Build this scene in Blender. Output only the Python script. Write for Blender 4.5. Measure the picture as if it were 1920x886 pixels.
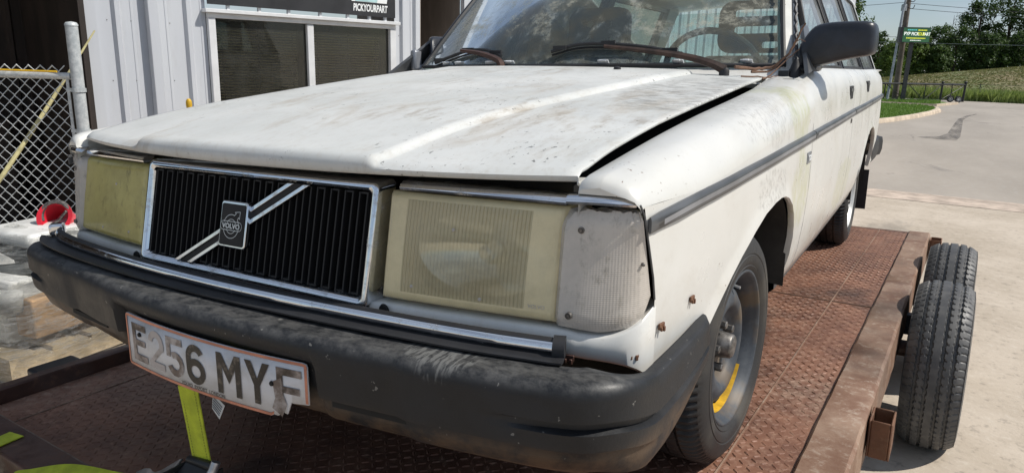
import bpy, bmesh, math, random
import numpy as np
from mathutils import Vector, Matrix, noise as mnoise
random.seed(7)
R = math.radians
scene = bpy.context.scene
COL = scene.collection
for o in list(bpy.data.objects): bpy.data.objects.remove(o)

# ------------------------------------------------------------------ camera
DECK_H = 0.52
RIG = Matrix.Translation((0, 0, DECK_H)) @ Matrix.Rotation(R(-2.0), 4, 'Y')     # the trailer stands on ground that leans 2 degrees
cam_d = bpy.data.cameras.new('camera'); cam = bpy.data.objects.new('camera', cam_d); COL.objects.link(cam)
cr = Vector((0.858582, 0.512676, 0.000111)); cu = Vector((-0.116287, 0.194536, 0.973978)); cf = Vector((-0.499314, 0.836253, -0.226643))
cm = Matrix((cr, cu, -cf)).transposed().to_4x4(); cm.translation = (1.15895, -0.73890, 0.94458)
cam.matrix_world = RIG @ cm
cam_d.sensor_fit = 'HORIZONTAL'; cam_d.sensor_width = 36.0; cam_d.lens = 1320.7 / 1920 * 36.0
cam_d.clip_start = 0.02; cam_d.clip_end = 2000
scene.camera = cam

# ------------------------------------------------------------------ sky, sun, exposure
SUN = Vector((0.80, 0.33, 1.0)).normalized()
world = bpy.data.worlds.new('World'); scene.world = world; world.use_nodes = True
wn = world.node_tree; wn.nodes.clear()
wo = wn.nodes.new('ShaderNodeOutputWorld'); wb = wn.nodes.new('ShaderNodeBackground'); ws = wn.nodes.new('ShaderNodeTexSky')
ws.sky_type = 'NISHITA'; ws.sun_disc = False; ws.sun_elevation = math.asin(SUN.z); ws.sun_rotation = math.atan2(SUN.x, SUN.y)
ws.air_density = 1.0; ws.dust_density = 0.25; ws.ozone_density = 3.0
wt = wn.nodes.new('ShaderNodeTexCoord'); wm = wn.nodes.new('ShaderNodeMapping'); wm.inputs['Scale'].default_value = (1, 1, 2.6)
wz = wn.nodes.new('ShaderNodeTexNoise'); wz.inputs['Scale'].default_value = 3.2; wz.inputs['Detail'].default_value = 7; wz.inputs['Roughness'].default_value = 0.55
wr = wn.nodes.new('ShaderNodeMapRange'); wr.interpolation_type = 'SMOOTHSTEP'
for k, v in (('From Min', 0.40), ('From Max', 0.72), ('To Min', 0.25), ('To Max', 0.90)): wr.inputs[k].default_value = v
wx = wn.nodes.new('ShaderNodeMix'); wx.data_type = 'RGBA'; wx.inputs['B'].default_value = (7.0, 7.9, 9.2, 1)
L = wn.links.new
L(wt.outputs['Generated'], wm.inputs['Vector']); L(wm.outputs[0], wz.inputs['Vector']); L(wz.outputs[0], wr.inputs['Value'])
L(wr.outputs[0], wx.inputs['Factor']); L(ws.outputs[0], wx.inputs['A']); L(wx.outputs['Result'], wb.inputs['Color']); L(wb.outputs[0], wo.inputs[0])
wb.inputs['Strength'].default_value = 0.08
sun_d = bpy.data.lights.new('sun', 'SUN'); sun_d.energy = 4.5; sun_d.angle = R(0.5); sun_d.color = (1.0, 0.95, 0.87)
sun = bpy.data.objects.new('sun', sun_d); COL.objects.link(sun); sun.location = (10, 5, 15)
sun.rotation_euler = SUN.to_track_quat('Z', 'Y').to_euler()
vs = scene.view_settings; vs.view_transform = 'Standard'; vs.look = 'None'; vs.exposure = 0.0; vs.gamma = 1.0; vs.use_curve_mapping = False
scene.render.engine = 'CYCLES'
scene.cycles.max_bounces = 8; scene.cycles.transparent_max_bounces = 16

# ------------------------------------------------------------------ material helper
class NT:
    def __init__(s, name):
        s.m = bpy.data.materials.new(name); s.m.use_nodes = True; s.t = s.m.node_tree; s.t.nodes.clear()
        s.out = s.t.nodes.new('ShaderNodeOutputMaterial'); s.co = s.t.nodes.new('ShaderNodeTexCoord').outputs['Object']
    def n(s, typ, ins=(), **kw):
        d = s.t.nodes.new(typ)
        for k, v in kw.items(): setattr(d, k, v)
        for k, v in (ins.items() if isinstance(ins, dict) else enumerate(ins)): s.set(d.inputs[k], v)
        return d
    def set(s, sock, v):
        if isinstance(v, bpy.types.NodeSocket): s.t.links.new(v, sock)
        elif v is not None:
            try: sock.default_value = v
            except Exception: sock.default_value = (*v, 1)
    def math(s, op, a, b=0.0, c=0.0, clamp=False):
        d = s.n('ShaderNodeMath', (a, b, c), operation=op); d.use_clamp = clamp; return d.outputs[0]
    def noise(s, sc, det=4, rough=0.55, stretch=None, dist=0, off=(0, 0, 0)):
        v = s.co
        if stretch or off != (0, 0, 0):
            v = s.n('ShaderNodeMapping', {'Vector': s.co, 'Scale': stretch or (1, 1, 1), 'Location': off}).outputs[0]
        return s.n('ShaderNodeTexNoise', {'Vector': v, 'Scale': sc, 'Detail': det, 'Roughness': rough, 'Distortion': dist}).outputs[0]
    def rng(s, v, a, b, c=0.0, d=1.0, sm=True):
        q = s.n('ShaderNodeMapRange', {0: v, 1: a, 2: b, 3: c, 4: d}); q.interpolation_type = 'SMOOTHSTEP' if sm else 'LINEAR'; return q.outputs[0]
    def mix(s, f, a, b, mode='MIX'):
        q = s.n('ShaderNodeMix', data_type='RGBA', blend_type=mode)
        s.set(q.inputs['Factor'], f); s.set(q.inputs['A'], (*a, 1) if isinstance(a, tuple) and len(a) == 3 else a); s.set(q.inputs['B'], (*b, 1) if isinstance(b, tuple) and len(b) == 3 else b)
        return q.outputs['Result']
    def xyz(s):
        q = s.n('ShaderNodeSeparateXYZ', (s.co,)); return q.outputs
    def bump(s, h, st=0.3, dist=0.01, normal=None):
        q = s.n('ShaderNodeBump', {'Height': h, 'Strength': st, 'Distance': dist})
        if normal: s.set(q.inputs['Normal'], normal)
        return q.outputs[0]
    def bsdf(s, col, rough=0.5, metal=0.0, normal=None, out=True, **kw):
        q = s.n('ShaderNodeBsdfPrincipled'); s.set(q.inputs['Base Color'], (*col, 1) if isinstance(col, tuple) and len(col) == 3 else col)
        s.set(q.inputs['Roughness'], rough); s.set(q.inputs['Metallic'], metal)
        if normal is not None: s.set(q.inputs['Normal'], normal)
        for k, v in kw.items(): s.set(q.inputs[k.replace('_', ' ')], v)
        if out: s.t.links.new(q.outputs[0], s.out.inputs[0])
        return q.outputs[0]
    def blob(s, cx, cy, cz, rx, ry, rz, nz=0.35, nsc=9, inner=0.55):
        """soft-edged patch round a point of the thing, broken up by noise"""
        x = s.xyz(); acc = None
        for sock, c, r in ((x[0], cx, rx), (x[1], cy, ry), (x[2], cz, rz)):
            d = s.math('MULTIPLY_ADD', sock, 1 / r, -c / r); d = s.math('MULTIPLY', d, d); acc = d if acc is None else s.math('ADD', acc, d)
        q = s.math('MULTIPLY_ADD', s.noise(nsc, 5, .65), 2 * nz, -nz); acc = s.math('ADD', acc, s.math('MULTIPLY', q, 2.2))
        return s.rng(acc, 1.0, inner, 0, 1)
MATS = {}
def mat(f): MATS[f.__name__] = f(NT(f.__name__)).m; return f
def simple(name, col, rough=0.6, metal=0.0, var=0.25, sc=6, bump=0.0, bsc=60, **kw):
    s = NT(name); n = s.noise(sc, 5, .6)
    c = s.mix(s.rng(n, .3, .7), tuple(v * (1 - var) for v in col), tuple(min(1, v * (1 + var)) for v in col))
    nb = s.bump(s.noise(bsc, 3), bump, .004) if bump else None
    s.bsdf(c, rough, metal, nb, **kw); MATS[name] = s.m; return s.m

def dirty_white(s, hood=False):
    base = s.mix(s.rng(s.noise(3, 4), .3, .7), (.62, .625, .605), (.54, .55, .53)) if hood else s.mix(s.rng(s.noise(3, 4), .3, .7), (.66, .655, .625), (.61, .605, .57))
    smear = s.rng(s.noise(5, 8, .68, (1.6, .55, 1), .6), .50, .74)
    if hood:
        c = s.mix(s.math('MULTIPLY', smear, .55), base, (.34, .275, .20)); c = s.mix(s.math('MULTIPLY', s.rng(s.noise(60, 7, .78, (1.2, .7, 1)), .48, .74), .30), c, (.33, .27, .20))
        big = s.math('MULTIPLY', s.rng(s.noise(2.2, 5, .6, None, .4, (3, 1, 0)), .48, .66), s.rng(s.noise(26, 6, .7, (1.2, .4, 1)), .45, .68))
        c = s.mix(s.math('MULTIPLY', big, .6), c, (.30, .25, .19))
        # abraded grey patch near the left rear corner
        pm = s.math('MULTIPLY', s.blob(.60, 1.08, .9, .155, .40, 9, .22, 8), s.rng(s.noise(55, 6, .75, (.35, 1.3, 1)), .40, .64))
        c = s.mix(s.math('MULTIPLY', pm, .72), c, (.20, .19, .17))
        sp = s.math('MULTIPLY', s.rng(s.noise(95, 3, .6, (1, .6, 1)), .63, .69), s.rng(s.noise(4.2, 4, .6, None, 0, (5, 2, 0)), .47, .62))
        c = s.mix(s.math('MULTIPLY', sp, .85), c, (.03, .03, .025))
        rr = s.math('ADD', s.rng(s.noise(8, 5), .3, .7, .40, .60), s.math('MULTIPLY', smear, .15))
    else:
        c = s.mix(s.math('MULTIPLY', smear, .28), base, (.42, .37, .29)); c = s.mix(s.math('MULTIPLY', s.rng(s.noise(70, 7, .78), .52, .76), .16), c, (.33, .28, .21))
        x = s.xyz()
        # algae on the rear of the front wings and on the doors, scuffs above the arch
        alg = s.math('MAXIMUM', s.blob(.82, 1.30, .83, .3, .13, .10, .35, 14), s.blob(.83, 1.36, .62, .3, .16, .13, .4, 14))
        alg = s.math('MAXIMUM', alg, s.math('MULTIPLY', s.blob(.85, 2.45, .50, .3, .30, .12, .4, 9), .8))
        stk = s.rng(s.noise(34, 7, .75, (1, 1.2, .55)), .30, .70)
        c = s.mix(s.math('MULTIPLY', s.math('MULTIPLY', alg, stk), .60), c, (.40, .415, .15))
        gr = s.math('MULTIPLY', s.blob(.80, 1.02, .84, .3, .26, .07, .45, 12), s.rng(s.noise(80, 6, .75, (1, 1, .4)), .45, .66))
        gr = s.math('MAXIMUM', gr, s.math('MULTIPLY', s.blob(.84, .98, .68, .3, .17, .05, .4, 16), s.rng(s.noise(70, 6, .75), .44, .62)))
        c = s.mix(s.math('MULTIPLY', gr, .36), c, (.16, .15, .13))
        low = s.math('MULTIPLY', s.rng(x[2], .52, .36), s.rng(s.noise(14, 5, .7), .35, .7)); c = s.mix(s.math('MULTIPLY', low, .55), c, (.38, .31, .21))
        sp = s.math('MULTIPLY', s.rng(s.noise(120, 2), .70, .74), s.rng(s.noise(5, 3), .45, .6)); c = s.mix(sp, c, (.16, .09, .05))
        rr = s.rng(s.noise(9, 5), .3, .7, .26, .42)
    nb = s.bump(s.noise(40, 5, .6), .05, .002)
    s.bsdf(c, rr, 0, nb, Coat_Weight=0.0 if hood else .25, Coat_Roughness=.25); return s
@mat
def paint(s): return dirty_white(s)
@mat
def hood_paint(s): return dirty_white(s, True)
@mat
def bumper_plastic(s):
    x = s.xyz(); n = s.noise(7, 6, .65)
    c = s.mix(s.rng(n, .35, .68), (.009, .010, .012), (.020, .021, .024))
    dust = s.math('MULTIPLY', s.rng(s.noise(26, 8, .78, (1, 1.5, 1)), .34, .68), s.rng(x[2], .500, .519)); c = s.mix(s.math('MULTIPLY', dust, .42), c, (.20, .195, .185))
    mud = s.math('MULTIPLY', s.rng(x[2], .43, .385), s.rng(s.noise(13, 6, .7), .33, .62)); c = s.mix(s.math('MULTIPLY', mud, .8), c, (.10, .065, .04))
    spk = s.math('MULTIPLY', s.rng(s.noise(75, 2), .71, .75), .45); c = s.mix(spk, c, (.34, .33, .30))
    scr = s.math('MULTIPLY', s.blob(.545, .08, .52, .075, .05, .06, .25, 40), s.rng(s.noise(60, 3, .6, (2.6, .5, .5)), .46, .58)); c = s.mix(s.math('MULTIPLY', scr, .5), c, (.22, .22, .21))
    s.bsdf(c, s.rng(n, .3, .7, .42, .62), 0, s.bump(s.noise(160, 3), .2, .002), Specular_IOR_Level=.38); return s
@mat
def chrome(s):
    n = s.noise(30, 6, .7); sm = s.rng(n, .5, .75)
    s.bsdf(s.mix(s.math('MULTIPLY', sm, .6), (.78, .79, .81), (.33, .31, .28)), s.math('MULTIPLY_ADD', sm, .28, .09), s.math('MULTIPLY_ADD', sm, -.35, 1.0), s.bump(s.noise(14, 3), .05, .003)); return s
def lens(s, col, cov, dirt, pattern):
    n = s.noise(11, 6, .65); x = s.xyz()
    wv = s.math('SINE', s.math('MULTIPLY', x[0], 2 * math.pi / .0068 if pattern == 'flute' else 2 * math.pi / .0043))
    if pattern == 'prism': wv = s.math('ADD', wv, s.math('SINE', s.math('MULTIPLY', x[2], 2 * math.pi / .0033)))
    nb = s.bump(s.math('ADD', wv, s.math('MULTIPLY', s.noise(50, 4), .8)), .9 if pattern == 'flute' else .13, .0014)
    c = s.mix(s.rng(n, .35, .7), col, tuple(v * .72 for v in col))
    c = s.mix(s.math('MULTIPLY', s.rng(s.noise(34, 7, .75, (1.4, 1, .8)), .52, .72), dirt), c, (.09, .085, .05))
    a = s.bsdf(c, .16, 0, nb, out=False, Specular_IOR_Level=.6)
    tr = s.n('ShaderNodeBsdfTransparent', {'Color': (*[min(1, v * 1.5 + .2) for v in col], 1)}).outputs[0]
    fac = s.rng(n, .35, .7, cov[0], cov[1])
    if pattern == 'flute': fac = s.math('SUBTRACT', fac, s.math('MULTIPLY', s.blob(.52, .19, .632, .15, 9, .085, .12, 9, -.3), .24))
    mx = s.n('ShaderNodeMixShader', {0: fac, 1: tr, 2: a}); s.t.links.new(mx.outputs[0], s.out.inputs[0]); return s
@mat
def lens_yellow(s): return lens(s, (.88, .76, .47), (.55, .84), .10, 'flute')
@mat
def lens_rim(s): return lens(s, (.88, .76, .47), (.80, .92), .10, 'none')
@mat
def lens_olive(s): return lens(s, (.56, .49, .18), (.92, .98), .5, 'none')
@mat
def lens_white(s): return lens(s, (.64, .59, .53), (.86, .95), .42, 'prism')
@mat
def windscreen(s):
    x = s.xyz(); n = s.noise(6, 9, .72, (1, .8, .8), .8); n2 = s.noise(30, 6, .75)
    dm = s.math('MULTIPLY', s.rng(n, .47, .64), s.rng(n2, .36, .66))
    up = s.rng(x[2], .99, 1.13, .30, 1.0)
    dirt = s.math('MULTIPLY_ADD', s.math('MULTIPLY', dm, up), .75, .21)
    lowd = s.math('MULTIPLY', s.rng(x[2], 1.02, .97), s.rng(n2, .4, .6)); dirt = s.math('ADD', dirt, s.math('MULTIPLY', lowd, .3), clamp=True)
    dcol = s.mix(s.rng(s.noise(9, 4), .4, .6), (.25, .29, .29), (.35, .345, .28))
    d = s.bsdf(dcol, .8, out=False)
    tr = s.n('ShaderNodeBsdfTransparent', {'Color': (.62, .82, .80, 1)}).outputs[0]
    gl = s.n('ShaderNodeBsdfGlossy', {'Color': (.8, .9, 1, 1), 'Roughness': .04}).outputs[0]
    fr = s.n('ShaderNodeFresnel', {'IOR': 1.12}).outputs[0]
    a = s.n('ShaderNodeMixShader', {0: fr, 1: tr, 2: gl}).outputs[0]
    s.t.links.new(s.n('ShaderNodeMixShader', {0: dirt, 1: a, 2: d}).outputs[0], s.out.inputs[0]); return s
@mat
def side_glass(s):
    n = s.noise(5, 7, .7)
    d = s.bsdf((.42, .45, .46), .8, out=False); tr = s.n('ShaderNodeBsdfTransparent', {'Color': (.70, .86, .85, 1)}).outputs[0]
    gl = s.n('ShaderNodeBsdfGlossy', {'Roughness': .05}).outputs[0]
    a = s.n('ShaderNodeMixShader', {0: s.n('ShaderNodeFresnel', {'IOR': 1.45}).outputs[0], 1: tr, 2: gl}).outputs[0]
    s.t.links.new(s.n('ShaderNodeMixShader', {0: s.rng(n, .35, .7, .08, .34), 1: a, 2: d}).outputs[0], s.out.inputs[0]); return s
@mat
def tyre_rubber(s):
    n = s.noise(12, 6, .7); d = s.rng(s.noise(6, 5), .45, .7)
    s.bsdf(s.mix(s.math('MULTIPLY', d, .6), s.mix(n, (.012, .012, .013), (.032, .031, .031)), (.085, .075, .06)), s.rng(n, .3, .7, .5, .75), 0, s.bump(s.noise(140, 3), .2, .002)); return s
@mat
def trailer_rubber(s):
    n = s.noise(12, 6, .7); d = s.rng(s.noise(18, 5), .40, .7)
    s.bsdf(s.mix(s.math('MULTIPLY', d, .5), s.mix(n, (.042, .043, .046), (.082, .083, .085)), (.15, .145, .138)), s.rng(n, .3, .7, .45, .7), 0, s.bump(s.noise(140, 3), .15, .002)); return s
def rusty(s, a, b, c2, rough=.72):
    n = s.noise(4.5, 7, .7); m = s.noise(30, 6, .75); q = s.noise(1.3, 4)
    c = s.mix(s.rng(n, .32, .68), a, b); c = s.mix(s.math('MULTIPLY', s.rng(m, .5, .72), .75), c, c2); c = s.mix(s.math('MULTIPLY', s.rng(q, .48, .68), .55), c, (.035, .028, .026))
    s.bsdf(c, s.rng(m, .3, .7, rough - .22, rough + .1), .15, s.bump(m, .25, .003)); return s
@mat
def deck_rust(s):
    x = s.xyz(); n = s.noise(4.5, 7, .7); m = s.noise(34, 7, .78); q = s.noise(1.1, 6, .65, (1, .5, 1))
    c = s.mix(s.rng(n, .32, .68), (.125, .056, .036), (.25, .118, .072)); c = s.mix(s.math('MULTIPLY', s.rng(m, .48, .70), .7), c, (.38, .235, .165))
    dust = s.math('MULTIPLY', s.rng(q, .50, .66), s.rng(m, .35, .62)); c = s.mix(s.math('MULTIPLY', dust, .5), c, (.33, .25, .19))
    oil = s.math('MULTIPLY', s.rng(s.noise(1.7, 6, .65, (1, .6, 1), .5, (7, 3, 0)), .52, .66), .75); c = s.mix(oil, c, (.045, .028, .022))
    s.bsdf(c, s.rng(m, .3, .7, .46, .8), .12, s.bump(m, .3, .003)); return s
@mat
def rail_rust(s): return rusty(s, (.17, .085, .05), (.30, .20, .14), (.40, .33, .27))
@mat
def bright_rust(s): return rusty(s, (.10, .045, .025), (.20, .09, .045), (.22, .14, .09))
@mat
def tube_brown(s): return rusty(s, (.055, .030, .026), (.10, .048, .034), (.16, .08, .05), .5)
@mat
def rim_steel(s):
    n = s.noise(16, 6, .7)
    c = s.mix(s.rng(n, .4, .7), (.040, .048, .060), (.080, .090, .102)); c = s.mix(s.math('MULTIPLY', s.rng(s.noise(9, 5), .5, .68), .7), c, (.14, .10, .06))
    s.bsdf(c, .55, .1); return s
@mat
def plate_white(s):
    c = s.mix(s.rng(s.noise(20, 5, .6), .4, .75), (.62, .63, .66), (.48, .47, .46)); s.bsdf(c, .35); return s
@mat
def ink_black(s):
    c = s.mix(s.rng(s.noise(60, 5, .7), .5, .72), (.022, .018, .014), (.16, .13, .10)); s.bsdf(c, .5); return s
@mat
def ink_worn(s):
    n = s.noise(22, 5, .65); c = s.mix(s.rng(n, .36, .64), (.05, .035, .025), (.36, .30, .27)); s.bsdf(c, .55); return s
@mat
def ink_faded(s):
    n = s.noise(22, 5, .65); c = s.mix(s.rng(n, .36, .60), (.14, .105, .085), (.44, .40, .38)); s.bsdf(c, .55); return s
@mat
def concrete(s):
    n = s.noise(1.1, 8, .65); m = s.noise(18, 7, .72); q = s.noise(.16, 5)
    c = s.mix(s.rng(n, .33, .67), (.40, .335, .26), (.53, .455, .37)); c = s.mix(s.math('MULTIPLY', s.rng(m, .52, .7), .5), c, (.60, .54, .46)); c = s.mix(s.math('MULTIPLY', s.rng(m, .46, .34), .5), c, (.21, .18, .15))
    st = s.math('MULTIPLY', s.rng(s.noise(1.5, 6, .6, (1, .35, 1), 0, (4, 4, 0)), .57, .69), .5); c = s.mix(st, c, (.19, .165, .14))
    s.bsdf(c, .85, 0, s.bump(m, .5, .01)); return s
@mat
def lot_asphalt(s):
    n = s.noise(.35, 7, .65, (1, .35, 1)); m = s.noise(9, 6, .7)
    c = s.mix(s.rng(n, .33, .67), (.29, .255, .215), (.38, .335, .285)); c = s.mix(s.math('MULTIPLY', s.rng(m, .5, .7), .4), c, (.40, .38, .35))
    st = s.math('MULTIPLY', s.rng(s.noise(.45, 6, .65, (1.4, .5, 1), 1.5, (1, 9, 0)), .60, .68), .6); c = s.mix(st, c, (.085, .08, .078))
    s.bsdf(c, .82, 0, s.bump(m, .3, .01)); return s
@mat
def siding(s):
    n = s.noise(1.5, 6, .6, (1, 1, .3)); m = s.noise(14, 6, .7, (1, 1, .12))
    c = s.mix(s.rng(n, .3, .7), (.49, .51, .55), (.55, .57, .60)); c = s.mix(s.math('MULTIPLY', s.rng(m, .52, .75), .22), c, (.30, .28, .25))
    s.bsdf(c, .42, 0, s.bump(s.noise(2.2, 3), .12, .02)); return s
@mat
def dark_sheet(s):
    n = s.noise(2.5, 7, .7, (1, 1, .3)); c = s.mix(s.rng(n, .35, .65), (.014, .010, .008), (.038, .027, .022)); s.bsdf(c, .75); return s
@mat
def brown_sheet(s):
    n = s.noise(2.5, 7, .7, (1, 1, .3)); c = s.mix(s.rng(n, .35, .65), (.19, .16, .135), (.30, .26, .22)); s.bsdf(c, .7); return s
@mat
def tinted_pane(s):
    d = s.bsdf((.10, .10, .085), .8, out=False); tr = s.n('ShaderNodeBsdfTransparent', {'Color': (.88, .85, .74, 1)}).outputs[0]
    gl = s.n('ShaderNodeBsdfGlossy', {'Roughness': .03}).outputs[0]
    a = s.n('ShaderNodeMixShader', {0: s.n('ShaderNodeFresnel', {'IOR': 1.5}).outputs[0], 1: tr, 2: gl}).outputs[0]
    s.t.links.new(s.n('ShaderNodeMixShader', {0: s.rng(s.noise(4, 6, .7), .35, .7, .08, .25), 1: a, 2: d}).outputs[0], s.out.inputs[0]); return s
@mat
def galvanised(s):
    n = s.noise(30, 5, .7); s.bsdf(s.mix(s.rng(n, .35, .65), (.42, .45, .46), (.60, .62, .62)), .45, .2, s.bump(n, .1, .003)); return s
@mat
def wrap_film(s):
    nb = s.bump(s.math('ADD', s.noise(34, 9, .75, (.45, .45, 3.5), 2.0), s.math('MULTIPLY', s.noise(9, 4, .6, (1, 1, 2.2), .8), .9)), 1.0, .06)
    g_ = s.n('ShaderNodeBsdfGlossy', {'Color': (.95, .96, .97, 1), 'Roughness': .13, 'Normal': nb}).outputs[0]; d = s.n('ShaderNodeBsdfDiffuse', {'Color': (.80, .80, .78, 1), 'Normal': nb}).outputs[0]
    a = s.n('ShaderNodeMixShader', {0: .35, 1: d, 2: g_}).outputs[0]; tr = s.n('ShaderNodeBsdfTransparent', {'Color': (.96, .96, .95, 1)}).outputs[0]
    f = s.rng(s.noise(22, 8, .75, (.5, .5, 3), 1.5), .42, .70, .04, .50)
    s.t.links.new(s.n('ShaderNodeMixShader', {0: f, 1: tr, 2: a}).outputs[0], s.out.inputs[0]); return s
def leafy(name, a, b, tr=.25):
    s = NT(name); rnd = s.n('ShaderNodeNewGeometry').outputs['Random Per Island']
    c = s.mix(rnd, a, b); d = s.bsdf(c, .55, out=False, Specular_IOR_Level=.25)
    t = s.n('ShaderNodeBsdfTranslucent', {'Color': s.mix(.5, c, (b[0] * 1.3, b[1] * 1.4, b[2] * .8))}).outputs[0]
    s.t.links.new(s.n('ShaderNodeMixShader', {0: tr, 1: d, 2: t}).outputs[0], s.out.inputs[0]); MATS[name] = s.m
leafy('leaf_dark', (.026, .050, .014), (.070, .118, .030)); leafy('leaf_mid', (.035, .065, .018), (.085, .135, .036)); leafy('leaf_lime', (.060, .105, .022), (.14, .20, .045))
leafy('dry_blade', (.10, .14, .04), (.24, .21, .10)); leafy('grass_blade', (.09, .17, .032), (.18, .28, .06)); leafy('weed_blade', (.14, .20, .05), (.30, .36, .12))
@mat
def lawn(s):
    n = s.noise(2.2, 7, .7); m = s.noise(40, 4); c = s.mix(s.rng(n, .35, .65), (.10, .17, .035), (.16, .24, .06)); s.bsdf(s.mix(s.rng(m, .4, .7, 0, .5), c, (.15, .17, .06)), .9, 0, s.bump(m, .8, .03)); return s
@mat
def hill_soil(s):
    x = s.xyz(); n = s.noise(.28, 9, .78, (1, .5, 3)); m = s.noise(1.1, 7, .75)
    c = s.mix(s.rng(n, .38, .62), (.105, .135, .040), (.19, .15, .075)); c = s.mix(s.math('MULTIPLY', s.rng(m, .54, .7), .7), c, (.30, .24, .17))
    s.bsdf(c, .95, 0, s.bump(m, .6, .2)); return s
simple('black_rubber', (.016, .016, .018), .55, sc=12, bump=.1); simple('grille_black', (.007, .007, .008), .6); simple('void_black', (.008, .008, .008), .8)
simple('mirror_plastic', (.016, .019, .027), .38, var=.5, sc=9, bump=.08, bsc=90); simple('trim_grey', (.075, .078, .082), .35, var=.3); simple('trim_insert', (.23, .24, .26), .28, .3)
simple('dark_interior', (.018, .022, .026), .7); simple('seat_cloth', (.030, .032, .036), .85, var=.4); simple('reflector', (.72, .73, .74), .12, 1.0, var=.05)
simple('lamp_housing', (.34, .32, .24), .55); simple('screw_metal', (.16, .15, .14), .45, .6, var=.5, sc=60); simple('strap_yellow', (.46, .52, .030), .75, var=.2, sc=20, bump=.3, bsc=180)
simple('strap_stitch', (.12, .13, .02), .8); simple('ratchet_zinc', (.42, .44, .48), .3, .8, var=.3, sc=30); simple('plate_orange', (.52, .20, .12), .5, var=.25, sc=20)
simple('badge_silver', (.62, .63, .64), .3, .6, var=.1); simple('yellow_paint', (.62, .36, .015), .6, var=.3, sc=30); simple('paper', (.66, .66, .64), .8, var=.08); simple('paper_ink', (.22, .22, .23), .8)
simple('white_trim', (.63, .64, .65), .4, var=.08); simple('blind_slat', (.80, .74, .52), .7, var=.1); simple('blind_cord', (.06, .055, .045), .8); simple('room_dark', (.035, .033, .028), .9)
simple('banner_black', (.022, .022, .024), .45); simple('banner_white', (.78, .80, .80), .5, var=.06); simple('banner_teal', (.40, .58, .60), .5, var=.15)
simple('cable_yellow', (.70, .42, .02), .5); simple('bamboo', (.48, .43, .22), .6, var=.3, sc=14); simple('cardboard', (.42, .27, .15), .85, var=.2); simple('pallet_wood', (.42, .34, .23), .85, var=.3)
simple('wrapped_grey', (.30, .30, .29), .6, var=.5, sc=5); simple('wrapped_dark', (.05, .055, .055), .5, var=.5, sc=7); simple('wrapped_white', (.62, .62, .60), .5, var=.2); simple('red_plastic', (.58, .018, .035), .35, var=.2)
simple('kerb_concrete', (.52, .43, .33), .9, var=.2, sc=3, bump=.3); simple('joint_pink', (.46, .375, .305), .9, var=.3, sc=4, bump=.4, bsc=30); simple('pole_wood', (.14, .115, .095), .9, var=.3, sc=3); simple('conduit_grey', (.34, .36, .38), .5, .4)
simple('wiper_rust', (.045, .025, .018), .7, var=.5, sc=30, bump=.2)
simple('sign_metal', (.045, .045, .048), .5); simple('gate_black', (.014, .014, .015), .45); [simple(n_, c_, .4, var=v_, sc=2, Emission_Color=(*c_, 1), Emission_Strength=e_) for n_, c_, v_, e_ in (('sign_green', (.035, .11, .05), .5, .5), ('sign_yellow', (.60, .62, .05), .1, .9), ('sign_white', (.75, .78, .72), .1, .9), ('sign_cyan', (.10, .42, .40), .1, .9))]   # a lit screen
simple('bark', (.075, .055, .042), .95, var=.4, sc=3, bump=.6, bsc=12); simple('wire_black', (.02, .02, .022), .6); simple('twig_brown', (.17, .095, .06), .85, var=.3, sc=40); simple('tan_tape', (.60, .36, .22), .8); simple('alloy_white', (.62, .62, .60), .4, .3)
simple('underbody', (.03, .027, .024), .9, var=.5); simple('wall_line', (.10, .10, .11), .6)
M = MATS

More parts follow.
